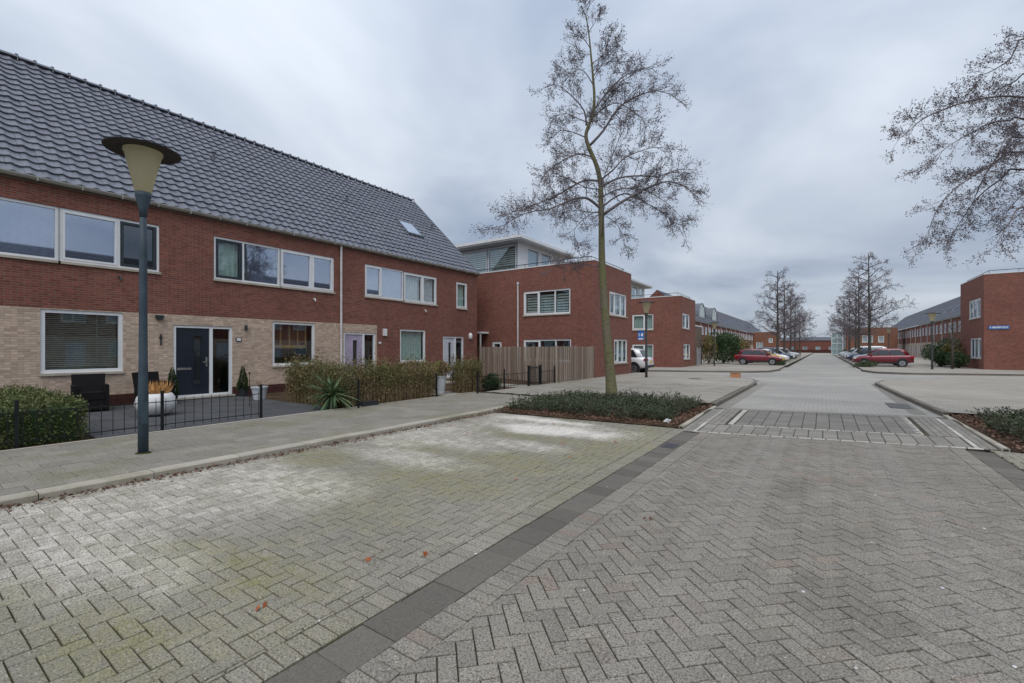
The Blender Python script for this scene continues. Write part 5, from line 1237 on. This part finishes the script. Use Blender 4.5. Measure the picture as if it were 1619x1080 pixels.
bush('small round dark green bush behind the iron fence', -10.35, 13.6, 0.06, 0.42, 0.42, 0.62, 2600, 'leaf_dark', 0.07)
bush('large dark evergreen bush left of the left red car', -8.4, 50.6, 0.1, 1.5, 1.9, 3.2, 9000, 'leaf_bush', 0.16)
bush('yellow green shrub behind the left red car', -8.6, 57.5, 0.1, 1.3, 2.6, 3.0, 7000, 'leaf_olive', 0.15)
bush('brown green shrub between the lamp and the evergreen bush', -9.2, 47.6, 0.1, 0.7, 0.8, 3.0, 3500, 'leaf_olive', 0.13)
bush('low brown shrub farther down the left side of the street', -8.8, 65.5, 0.1, 1.2, 2.6, 2.6, 4000, 'leaf_olive', 0.15)
bush('round green bush in the front garden behind the right red car', 9.3, 57.5, 0.1, 1.5, 1.6, 2.4, 6000, 'leaf_bush', 0.14)
bush('grey green bush beside the dark fence on the right', 9.5, 53.0, 0.1, 1.1, 1.3, 2.4, 5000, 'leaf_olive', 0.12)
bush('dark low bush left of the right street lamp', 8.2, 51.8, 0.1, 0.8, 0.9, 1.4, 3000, 'leaf_dark', 0.12)
bush('green bush next to the thin bare tree on the right', 8.9, 49.4, 0.1, 0.7, 0.9, 1.2, 2500, 'leaf_bush', 0.12)
bush('low ground cover mound by the bonnet of the right red car', 2.9, 47.6, 0.08, 0.9, 0.6, 0.5, 1800, 'leaf_cover', 0.10)
bush('low ground cover mound by the bonnet of the left red car', -3.3, 48.0, 0.08, 0.55, 0.5, 0.42, 1400, 'leaf_cover', 0.10)
stk = MB(); stk.tube([(-12.9, 6.05, 0.06), (-12.9, 6.05, 0.95)], 0.008, 6); stk.lathe([(0.01, 0.0), (0.03, 0.03), (0.01, 0.06)], (-12.9, 6.05, 0.95), 8); tag(stk.build('garden_stake', 'iron'), 'thin dark garden stake right of the front door', 'stake')
m_ = MB(); m_.box(-10.45, -10.2, 7.70, 8.25, 0.06, 0.14); m_.box(-10.42, -10.24, 7.73, 8.22, 0.1402, 0.19); tag(m_.build('low_trough', 'pot_dark'), 'low dark trough at the foot of the palm', 'trough')

# ------------------------------------------------------------------ small things on the plaza
m_ = MB(); m_.box(-4.0, -3.55, 26.1, 26.45, 0.117, 0.36); bxo = thing('cardboard_box', 'orange brown box left on the plaza near the kerb', 'box', (-3.78, 26.28, 0.117)); m_.build('carton', 'cardboard', bxo)
m_ = MB(); m_.box(-4.02, -3.53, 26.08, 26.26, 0.361, 0.372); m_.build('flap', 'cardboard', bxo)
m_ = MB(); m_.lathe([(0.32, 0.0), (0.32, 0.006), (0.29, 0.010)], (-5.3, 24.0, 0.117), 24); tag(m_.build('manhole_cover', 'manhole'), 'round dark manhole cover set in the plaza', 'manhole cover')
m_ = MB(); m_.lathe([(0.28, 0.0), (0.28, 0.006)], (-2.9, 25.9, 0.0045), 20); tag(m_.build('drain_cover', 'manhole'), 'dark drain cover at the bend of the left kerb', 'drain')
m_ = MB(); m_.box(1.55, 2.05, 16.2, 17.6, 0.0045, 0.010); tag(m_.build('utility_cover', 'manhole'), 'long dark utility cover beside the right kerb', 'utility cover')
m_ = MB(); m_.add([(-2.86, 9.80, 0.05), (-2.70, 9.76, 0.06), (-2.66, 9.88, 0.12), (-2.80, 9.93, 0.10), (-2.75, 9.83, 0.15)], [(0, 1, 4), (1, 2, 4), (2, 3, 4), (3, 0, 4)]); tag(m_.build('crumpled_paper', 'litter_white'), 'crumpled white paper lying at the edge of the planting bed', 'litter')
sh = thing('timber_screen', 'tall dark timber screen beside the far corner house', 'screen', (-9.9, 45.5, 0.1))
for i in range(22): m_ = MB(); y = 43.2 + i * 0.21; m_.box(-9.95, -9.90, y, y + 0.195, 0.1, 3.75); m_.build('plank', 'timber_board', sh)
m_ = MB(); m_.box(-10.0, -9.86, 43.15, 47.9, 3.751, 3.87); m_.build('cap', 'white_trim', sh)
sl_ = thing('slatted_gate', 'grey slatted gate at the corner of the far brick house', 'gate', (-9.3, 43.6, 0.1))
for i in range(7): m_ = MB(); m_.box(-9.36, -9.32, 43.2, 44.35, 0.2 + i * 0.21, 0.36 + i * 0.21); m_.build('slat', 'panel_grey', sl_)
for y in (43.16, 44.39): m_ = MB(); m_.box(-9.38, -9.30, y - 0.04, y + 0.04, 0.1, 1.75); m_.build('post', 'panel_grey', sl_)
df = thing('dark_fence', 'dark plank fence between the right corner house and the bush', 'fence', (10.0, 55.5, 0.1))
for i in range(20): m_ = MB(); y = 53.85 + i * 0.2; m_.box(9.75, 9.80, y, y + 0.19, 0.1, 2.2); m_.build('plank', 'timber_board', df)

# ------------------------------------------------------------------ trees
def octa(mb, p, d, r_, l):
    u = d.orthogonal().normalized(); w_ = d.cross(u); c_ = p + d * l * 0.5; o = len(mb.v)
    mb.v += [tuple(p), tuple(c_ + u * r_), tuple(c_ + w_ * r_), tuple(c_ - u * r_), tuple(c_ - w_ * r_), tuple(p + d * l)]
    for i in range(4): a, b = o + 1 + i, o + 1 + (i + 1) % 4; mb.f += [(o, b, a), (o + 5, a, b)]
def along(pts, t_):
    L = [0.0]
    for a, b in zip(pts, pts[1:]): L.append(L[-1] + (b - a).length)
    s_ = t_ * L[-1]
    for i in range(len(pts) - 1):
        if s_ <= L[i + 1] or i == len(pts) - 2:
            q = (s_ - L[i]) / max(1e-6, L[i + 1] - L[i]); return pts[i].lerp(pts[i + 1], min(1, q)), (pts[i + 1] - pts[i]).normalized(), L[-1]
def smooth_path(pts, k_=3):
    out = []
    for i in range(len(pts) - 1):
        p0, p1, p2, p3 = pts[max(0, i - 1)], pts[i], pts[i + 1], pts[min(len(pts) - 1, i + 2)]
        for j in range(k_):
            t_ = j / k_; out.append(0.5 * ((2 * p1) + (p2 - p0) * t_ + (2 * p0 - 5 * p1 + 4 * p2 - p3) * t_ * t_ + (3 * p1 - p0 - 3 * p2 + p3) * t_ ** 3))
    out.append(pts[-1]); return out
def alder(label, base, trunk, tr, mains, n2=9, n3=7, spur=4, k=1.0, cone=(0.013, 0.034), bark='bark_young', droop=0.0, cap=0.50):
    t_ = thing('alder_tree', label, 'tree', tuple(base), 'bare alder trees with small cones')
    m_ = MB(); tp = smooth_path(trunk, 4); n_ = len(tp)
    zs = [max(0.0, (p.z - base[2])) for p in tp]; H = max(zs)
    m_.tube(tp, [tr[1] + (tr[0] - tr[1]) * (1 - z / H) ** 1.1 + tr[0] * 0.45 * math.exp(-z * 3.2) for z in zs], 12); trunk_o = m_.build('trunk', bark, t_, True)
    tw, co = MB(), MB()
    def twig(p, d, L, r_, lev):
        pts = [p]; q = p.copy(); dd = d.copy()
        n_ = 4 if lev == 2 else 3
        for i in range(n_):
            dd = (dd + rvec() * (0.13 if lev == 2 else 0.15) + Vector((0, 0, 0.05 - droop * (0.5 + i * 0.25)))).normalized(); q = q + dd * (L / n_); pts.append(q.copy())
        tw.tube(pts, [r_ * (1 - 0.75 * i / n_) for i in range(n_ + 1)], 4 if lev == 2 else 3, False)
        if lev == 2:
            for j in range(n3):
                a, tg, _ = along(pts, rnd.uniform(0.15, 1.0)); s_ = (tg + rvec() * 0.72).normalized(); twig(a, s_, L * rnd.uniform(0.25, 0.5) + 0.08 * k, max(0.0042 * k, r_ * 0.45), 3)
        else:
            for j in range(spur):
                a, tg, _ = along(pts, rnd.uniform(0.2, 1.0)); s_ = (tg * 0.6 + rvec()).normalized(); l_ = rnd.uniform(0.03, 0.09) * k
                tw.tube([a, a + s_ * l_], [0.0024 * k, 0.0018 * k], 3, False)
                for _ in range(rnd.choice((1, 1, 2))): octa(co, a + s_ * l_, (s_ + rvec() * 0.7).normalized(), cone[0] * rnd.uniform(0.75, 1.2), cone[1] * rnd.uniform(0.7, 1.3))
    for pts, r_ in mains:
        sp_ = smooth_path([Vector(p) for p in pts], 3); n_ = len(sp_)
        b_ = MB(); b_.tube(sp_, [max(0.006 * k, r_ * (1 - 0.85 * i / (n_ - 1))) for i in range(n_)], 6); b_.build('limb', 'bark_dark' if bark == 'bark_dark' else 'twig', t_, True)
        _, _, L = along(sp_, 0.5)
        for j in range(max(3, int(n2 * L / 2.4))):
            q = 0.16 + 0.84 * (j + rnd.random()) / max(3, int(n2 * L / 2.4)); a, tg, _ = along(sp_, min(1, q)); s_ = (tg * 0.8 + rvec() * 0.9).normalized()
            twig(a, s_, min(cap * max(1.0, k), L * rnd.uniform(0.16, 0.32) * (1.15 - 0.5 * q) + 0.12 * k), max(0.005 * k, r_ * 0.35 * (1 - 0.6 * q)), 2)
    tw.build('twigs', 'twig', t_); co.build('cones', 'cone', t_)
    return t_
D0 = 13.48
def cr1(x, y, off=0.0): return at(760 + x / 2.572, y / 2.572, D0 + off)
base = at(968, 638, D0)
trunk = [Vector((base.x, base.y, 0.0)), at(964, 580, D0), at(957, 500, D0), at(952, 420, D0), at(951, 360, D0), at(950, 320, D0)] + [cr1(*p) for p in ((487, 745), (470, 670), (440, 600), (428, 555), (437, 515), (455, 470), (462, 400), (458, 330), (450, 240), (440, 140), (428, 70), (408, 22))]
sk_ = [([(490, 850), (440, 810), (395, 805), (340, 825), (280, 850), (180, 868), (60, 935)], 0.045), ([(500, 872), (560, 830), (620, 795), (690, 760), (760, 738), (830, 760), (885, 805)], 0.05),
       ([(497, 840), (550, 800), (600, 790), (680, 830), (760, 880), (820, 950)], 0.03), ([(478, 735), (420, 735), (360, 765), (300, 800), (200, 840), (110, 870)], 0.035),
       ([(490, 760), (560, 725), (640, 715), (720, 718), (800, 690), (870, 690)], 0.035), ([(455, 640), (400, 625), (340, 650), (280, 690), (240, 740)], 0.028),
       ([(445, 590), (500, 530), (560, 440), (640, 390), (720, 370), (795, 395)], 0.04), ([(462, 445), (520, 370), (590, 305), (680, 275), (720, 300)], 0.028),
       ([(430, 510), (420, 450), (370, 390), (310, 345), (262, 355)], 0.030), ([(484, 735), (540, 690), (590, 640), (700, 600), (790, 610)], 0.028),
       ([(455, 480), (500, 440), (560, 420), (640, 470), (690, 520)], 0.02), ([(428, 560), (380, 540), (330, 530), (280, 560)], 0.02),
       ([(440, 500), (390, 480), (330, 460), (285, 500)], 0.018), ([(460, 350), (420, 290), (370, 280), (320, 290)], 0.018), ([(452, 260), (500, 220), (540, 160)], 0.016),
       ([(448, 200), (410, 150), (360, 130)], 0.013), ([(440, 130), (470, 80), (490, 35)], 0.012), ([(458, 310), (500, 260), (560, 250), (600, 260)], 0.016),
       ([(470, 860), (420, 890), (380, 940), (400, 1010)], 0.016), ([(510, 880), (560, 920), (590, 1010)], 0.014), ([(480, 770), (420, 760), (340, 720), (260, 720)], 0.022), ([(495, 800), (560, 770), (650, 770), (750, 820), (830, 900)], 0.022)]
mains = []
for i, (ps, r_) in enumerate(sk_):
    s_ = ((i * 7) % 5 - 2) * 0.42; mains.append(([cr1(x, y, s_ * j / (len(ps) - 1) * (len(ps) / 5)) for j, (x, y) in enumerate(ps)], r_))
def side_limb(o, az, el, L, r_):
    d = Vector((math.cos(az) * math.cos(el), math.sin(az) * math.cos(el), math.sin(el))); return ([o, o + d * L * 0.35 + Vector((0, 0, 0.05)), o + d * L * 0.7 + Vector((0, 0, 0.05 * L)), o + d * L + Vector((0, 0, -0.02 * L))], r_)
for i in range(10):
    q = 0.34 + 0.60 * i / 9; o, _, _ = along(trunk, q); az = math.atan2(FWD.y, FWD.x) + (math.pi if i % 2 else 0) + rnd.uniform(-0.7, 0.7)
    mains.append(side_limb(o, az, rnd.uniform(0.15, 0.7), 2.7 * (1 - (q - 0.3)) * rnd.uniform(0.75, 1.1), 0.028 * (1.1 - q)))
alder('tall bare alder tree in the planting bed by the bay', (base.x, base.y, 0.04), trunk, (0.155, 0.012), mains, 21, 10, 3, 1.0, (0.012, 0.033))
# the tree whose crown enters the picture at the right edge
D1 = 8.5
def cr2(x, y, off=0.0): return at(1380 + x / 2.572, y / 2.572, D1 + off)
tb = at(1775, 660, D1); tz = [Vector((tb.x, tb.y, z)) + Vector((0.12 * math.sin(z * 0.7), 0.10 * math.cos(z), 0)) for z in (0.0, 1.5, 3.2, 5.0, 6.6, 8.4, 10.4)]
mr = []
for i, (ps, z) in enumerate(([[(615, 395), (450, 400), (330, 430), (210, 480), (150, 530), (100, 570)], 6.2], [[(615, 485), (560, 490), (480, 500), (400, 540), (300, 600), (185, 690)], 5.4], [[(615, 620), (500, 660), (400, 720), (300, 800), (240, 900), (215, 1015)], 4.6],
                       [[(615, 690), (520, 730), (430, 800), (370, 880), (285, 1020)], 4.3], [[(640, 150), (560, 240), (480, 290), (390, 330)], 6.9], [[(640, 840), (560, 900), (500, 1000)], 3.9], [[(615, 560), (540, 600), (470, 690), (420, 790), (390, 900)], 4.9], [[(650, 420), (600, 470), (540, 560), (500, 640)], 5.7], [[(650, 300), (580, 330), (500, 370), (430, 400)], 6.5], [[(660, 780), (600, 800), (540, 870)], 4.1])):
    s_ = (-0.9, 0.5, -0.3, 0.8, 0.2, -0.6, 0.3, -0.8, 0.9, 0.1)[i]; o, _, _ = along(tz, z / 10.4); n_ = len(ps); mr.append(([o] + [cr2(x, y, s_ * (j + 1) / n_) for j, (x, y) in enumerate(ps)], 0.022))
for i in range(16):
    q = 0.36 + 0.58 * i / 15; o, _, _ = along(tz, q); az = i * 2.4; L = 3.2 * (1.2 - q)
    if math.cos(az) * RGT.x + math.sin(az) * RGT.y < 0.3: continue
    mr.append(side_limb(o, az, rnd.uniform(0.1, 0.6), L, 0.028))
alder('bare alder tree whose branches hang in from the right edge', (tb.x, tb.y, 0.04), tz, (0.15, 0.02), mr, 26, 8, 4, 0.7, (0.009, 0.025), cap=0.33)
def street_alder(label, x, y, H, Rr, seed, n2=8, n3=6, spur=3):
    tp = [Vector((x + 0.10 * math.sin(seed + z), y + 0.10 * math.cos(seed * 2 + z), 0.05 + H * z)) for z in (0, 0.15, 0.35, 0.55, 0.75, 0.9, 1.0)]; mm = []
    for i in range(24):
        q = 0.26 + 0.70 * i / 23; o, _, _ = along(tp, q); L = Rr * (0.25 + 0.95 * (1 - (q - 0.26) / 0.74)) * rnd.uniform(0.7, 1.05); mm.append(side_limb(o, seed + i * 2.4, rnd.uniform(0.15, 0.65), L, 0.05))
    return alder(label, (x, y, 0.08), tp, (0.16, 0.03), mm, n2, n3, spur, 2.0, (0.03, 0.07), 'bark_dark')
ta = street_alder('nearest bare alder on the left side of the far street', -4.25, 59.0, 10.4, 3.4, 1.0)
tb_ = street_alder('nearest bare alder on the right side of the far street', 3.85, 57.6, 11.2, 3.6, 2.3)
tc_ = street_alder('second bare alder on the right side of the far street', 3.7, 68.0, 11.0, 3.2, 4.1)
for i, (src, x, y, rz, lb) in enumerate(((ta, -4.3, 72, 2.0, 'second bare alder on the left side of the far street'), (tc_, -4.2, 85, 1.1, 'third bare alder on the left side of the far street'), (tb_, -4.3, 102, 4.0, 'fourth bare alder on the left side of the far street'), (ta, -4.3, 125, 5.0, 'farthest bare alder on the left side of the far street'),
        (ta, 3.8, 80, 0.7, 'third bare alder on the right side of the far street'), (tb_, 3.8, 94, 3.0, 'fourth bare alder on the right side of the far street'), (tc_, 3.7, 112, 5.2, 'farthest bare alder on the right side of the far street'))):
    dup(src, (x, y, 0.08), lb, rz)
m_ = MB(); yt = thing('young_tree', 'thin young bare tree beside the dark fence on the right', 'tree', (8.1, 46.9, 0.1)); m_.tube([(8.1, 46.9, 0.1), (8.12, 46.9, 1.6), (8.1, 46.95, 3.4)], [0.09, 0.07, 0.02], 8); m_.build('trunk', 'bark_dark', yt, True)
m_ = MB()
for i in range(26):
    a = i * 2.4; z = 1.7 + 1.6 * i / 25; d = Vector((math.cos(a), math.sin(a), 0.9)).normalized(); p = Vector((8.1, 46.9, z)); m_.tube([p, p + d * 0.5, p + d * 0.9 + Vector((0, 0, 0.2))], [0.02, 0.012, 0.005], 4)
m_.build('branches', 'bark_dark', yt)

# ------------------------------------------------------------------ cars
def car(label, x, y, z, rz, paint, kind='hatch', k=1.0, group='parked cars'):
    t_ = thing('parked_car', label, 'car', (x, y, z), group, rz)
    L, H = {'suv': (4.4, 1.68), 'hatch': (4.1, 1.48), 'estate': (4.5, 1.50), 'van': (4.6, 1.85)}[kind]; up = 0.10 if kind == 'suv' else 0.0; h2 = L / 2
    low = [(-h2, 0.45, 0.78, 0.66), (-h2 + 0.06, 0.34, 0.90, 0.80), (-h2 + 0.25, 0.28, 0.97, 0.875), (-h2 + 0.9, 0.24, 0.97, 0.90), (-0.3, 0.22, 0.95, 0.905), (0.5, 0.22, 0.93, 0.905), (h2 - 1.2, 0.24, 0.91, 0.895), (h2 - 0.6, 0.25, 0.84, 0.87), (h2 - 0.22, 0.28, 0.74, 0.80), (h2 - 0.05, 0.34, 0.62, 0.70), (h2, 0.42, 0.54, 0.58)]
    def loft(rows):
        m_ = MB(); n_ = len(rows[0])
        for r_ in rows: m_.v += [tuple(v_) for v_ in r_]
        for i in range(len(rows) - 1):
            for j in range(n_): m_.f.append((i * n_ + j, i * n_ + (j + 1) % n_, (i + 1) * n_ + (j + 1) % n_, (i + 1) * n_ + j))
        m_.f += [tuple(range(n_ - 1, -1, -1)), tuple((len(rows) - 1) * n_ + j for j in range(n_))]; return m_
    rows = []
    for (X, zb, zt, hw) in low:
        zb += up; zt += up; c_ = [(hw * 0.86, zb), (hw * 0.98, zb + 0.09), (hw, zb + (zt - zb) * 0.45), (hw * 0.985, zb + (zt - zb) * 0.78), (hw * 0.93, zt - 0.02), (hw * 0.80, zt + 0.012), (hw * 0.3, zt + 0.03)]
        rows.append([(X, a, b) for a, b in c_] + [(X, -a, b) for a, b in reversed(c_)])
    body = loft(rows).local('body', 'car_' + paint, t_, True)
    zt = 0.94 + up; rr = -h2 + (0.28 if kind != 'van' else 0.10); ws = h2 - (1.05 if kind != 'van' else 0.75)
    gh = [(rr, zt + 0.02, 0.74, 0.70), (rr + 0.30, H - 0.14, 0.80, 0.66), (rr + 0.75, H - 0.02, 0.82, 0.64), (-0.2, H, 0.83, 0.64), (ws - 0.95, H - 0.04, 0.83, 0.63), (ws - 0.75, H - 0.09, 0.83, 0.64), (ws, zt + 0.0, 0.80, 0.74)]
    rows = []
    for X, z1, wb_, wt in gh:
        z0 = zt - 0.06; q = [(wb_, z0), (wt + 0.02, max(z0 + 0.01, z1 - 0.05)), (wt - 0.06, z1), (0.25, z1 + 0.01)]; rows.append([(X, a, b) for a, b in q] + [(X, -a, b) for a, b in reversed(q)])
    cab = loft(rows).local('cabin', 'car_' + paint, t_, True)
    for s_ in (-1, 1):
        for a, b, xa, xb in ((rr + 0.34, -0.55, rr + 0.66, -0.50), (-0.50, 0.30, -0.45, 0.30), (0.36, ws - 0.16, 0.36, ws - 0.80)):
            za, zb = zt + 0.03, H - 0.13; m_ = MB(); m_.quad((a, s_ * 0.815, za), (b, s_ * 0.815, za), (xb, s_ * 0.688, zb), (xa, s_ * 0.688, zb)); m_.local('side_window', 'glass_dark', cab)
        m_ = MB(); m_.box(ws - 0.35, ws - 0.22, s_ * 0.82, s_ * 0.98, zt - 0.01, zt + 0.12); m_.local('mirror', 'car_' + paint if paint != 'yellow' else 'black_trim', t_)
        m_ = MB(); m_.box(h2 - 0.34, h2 - 0.10, s_ * 0.52, s_ * 0.78, 0.60 + up, 0.72 + up); m_.local('headlight', 'head_light', t_)
        m_ = MB(); m_.box(-h2 - 0.005, -h2 + 0.20, s_ * 0.55, s_ * 0.865, 0.74 + up, 0.90 + up); m_.local('tail_light', 'tail_light', t_)
        m_ = MB(); m_.box(-h2 + 0.9, h2 - 0.95, s_ * 0.86, s_ * 0.915, 0.22 + up, 0.34 + up); m_.local('sill', 'black_trim', t_)
        for X in (-h2 + 0.83, h2 - 0.86):
            m_ = MB(); m_.tube([(X, s_ * 0.70, 0.345 + up * 0.4), (X, s_ * 0.916, 0.345 + up * 0.4)], 0.40, 22); m_.local('wheel_arch', 'black_trim', t_)
            m_ = MB(); m_.tube([(X, s_ * 0.72, 0.335), (X, s_ * 0.925, 0.335)], 0.335, 22); wl_ = m_.local('wheel', 'rubber', t_)
            m_ = MB(); m_.tube([(X, s_ * 0.80, 0.335), (X, s_ * 0.932, 0.335)], [0.225, 0.225], 18); m_.local('rim', 'rim', wl_)
            m_ = MB()
            for a in range(5): c_, q = math.cos(a * 1.2566 + 0.6), math.sin(a * 1.2566 + 0.6); m_.tube([(X + c_ * 0.10, s_ * 0.930, 0.335 + q * 0.10), (X + c_ * 0.10, s_ * 0.936, 0.335 + q * 0.10)], 0.0 + 0.045, 6)
            m_.local('rim_hole', 'black_trim', wl_)
    m_ = MB(); m_.quad((ws - 0.06, -0.70, zt + 0.045), (ws - 0.06, 0.70, zt + 0.045), (ws - 0.70, 0.58, H - 0.095), (ws - 0.70, -0.58, H - 0.095)); m_.v = [(a + 0.012, b, c_ + 0.012) for a, b, c_ in m_.v]; m_.local('windscreen', 'glass_dark', cab)
    m_ = MB(); m_.quad((rr + 0.03, -0.64, zt + 0.07), (rr + 0.03, 0.64, zt + 0.07), (rr + 0.27, 0.56, H - 0.17), (rr + 0.27, -0.56, H - 0.17)); m_.v = [(a - 0.02, b, c_ + 0.01) for a, b, c_ in m_.v]; m_.local('rear_window', 'glass_dark', cab)
    for X, zz in ((h2 + 0.004, 0.44), (-h2 - 0.008, 0.62)): m_ = MB(); m_.box(X - 0.008, X + 0.008, -0.26, 0.26, zz + up, zz + 0.11 + up); m_.local('number_plate', 'plate_yellow', t_)
    m_ = MB(); m_.box(h2 - 0.10, h2 + 0.0, -0.50, 0.50, 0.30 + up, 0.42 + up); m_.local('grille', 'black_trim', t_)
    m_ = MB(); m_.box(-h2 + 0.0, -h2 + 0.15, -0.70, 0.70, 0.30 + up, 0.46 + up); m_.local('bumper', 'black_trim', t_)
    t_.scale = (k, k, k); return t_
car('white crossover sticking out behind the brick corner house', -11.42, 29.35, 0.004, math.pi, 'white', 'suv')
car('red crossover parked nearest on the left of the far street', -5.0, 48.6, 0.10, 0.0, 'red', 'suv', 0.90)
car('red estate car parked nearest on the right of the far street', 4.25, 50.3, 0.10, math.pi, 'red', 'suv', 0.92)
for i, (c_, kd, lb) in enumerate((('yellow', 'hatch', 'yellow hatchback parked behind the left red car'), ('white', 'hatch', 'white hatchback parked beyond the yellow car'), ('navy', 'suv', 'dark blue car parked beyond the white hatchback on the left'), ('silver', 'hatch', 'silver hatchback fifth in the left row of cars'), ('white', 'estate', 'white estate car farther down the left row'), ('black', 'hatch', 'black car farther down the left row'), ('silver', 'suv', 'silver car at the far end of the left row'), ('blue', 'hatch', 'blue hatchback ninth in the left row'), ('grey', 'estate', 'grey estate car tenth in the left row'), ('silver', 'hatch', 'silver hatchback eleventh in the left row'), ('white', 'hatch', 'last white car of the left row'))):
    car(lb, -5.15 + rnd.uniform(-0.15, 0.25), 54.0 + i * 3.3 + (2.5 if i > 1 else 0) + (2.5 if i > 4 else 0), 0.10, rnd.uniform(-0.03, 0.03), c_, kd)
for i, (c_, kd, lb) in enumerate((('silver', 'hatch', 'silver green hatchback parked behind the right red car'), ('white', 'hatch', 'white hatchback third in the right row of cars'), ('blue', 'hatch', 'blue hatchback in the right row of cars'), ('navy', 'estate', 'dark blue estate car in the right row'), ('grey', 'suv', 'grey car in the right row beyond the blue ones'), ('white', 'van', 'white van in the right row of cars'), ('black', 'hatch', 'black hatchback far down the right row'), ('silver', 'estate', 'silver estate car far down the right row'), ('white', 'hatch', 'white car near the end of the right row'), ('silver', 'hatch', 'silver hatchback near the far end of the right row'), ('navy', 'hatch', 'dark blue hatchback near the far end of the right row'), ('grey', 'estate', 'grey estate near the far end of the right row'), ('white', 'suv', 'last white car of the right row'))):
    car(lb, 4.7 + rnd.uniform(-0.25, 0.15), 53.8 + i * 3.0 + (2.5 if i > 0 else 0) + (2.5 if i > 3 else 0) + (3.0 if i > 6 else 0), 0.10, math.pi + rnd.uniform(-0.03, 0.03), c_, kd)
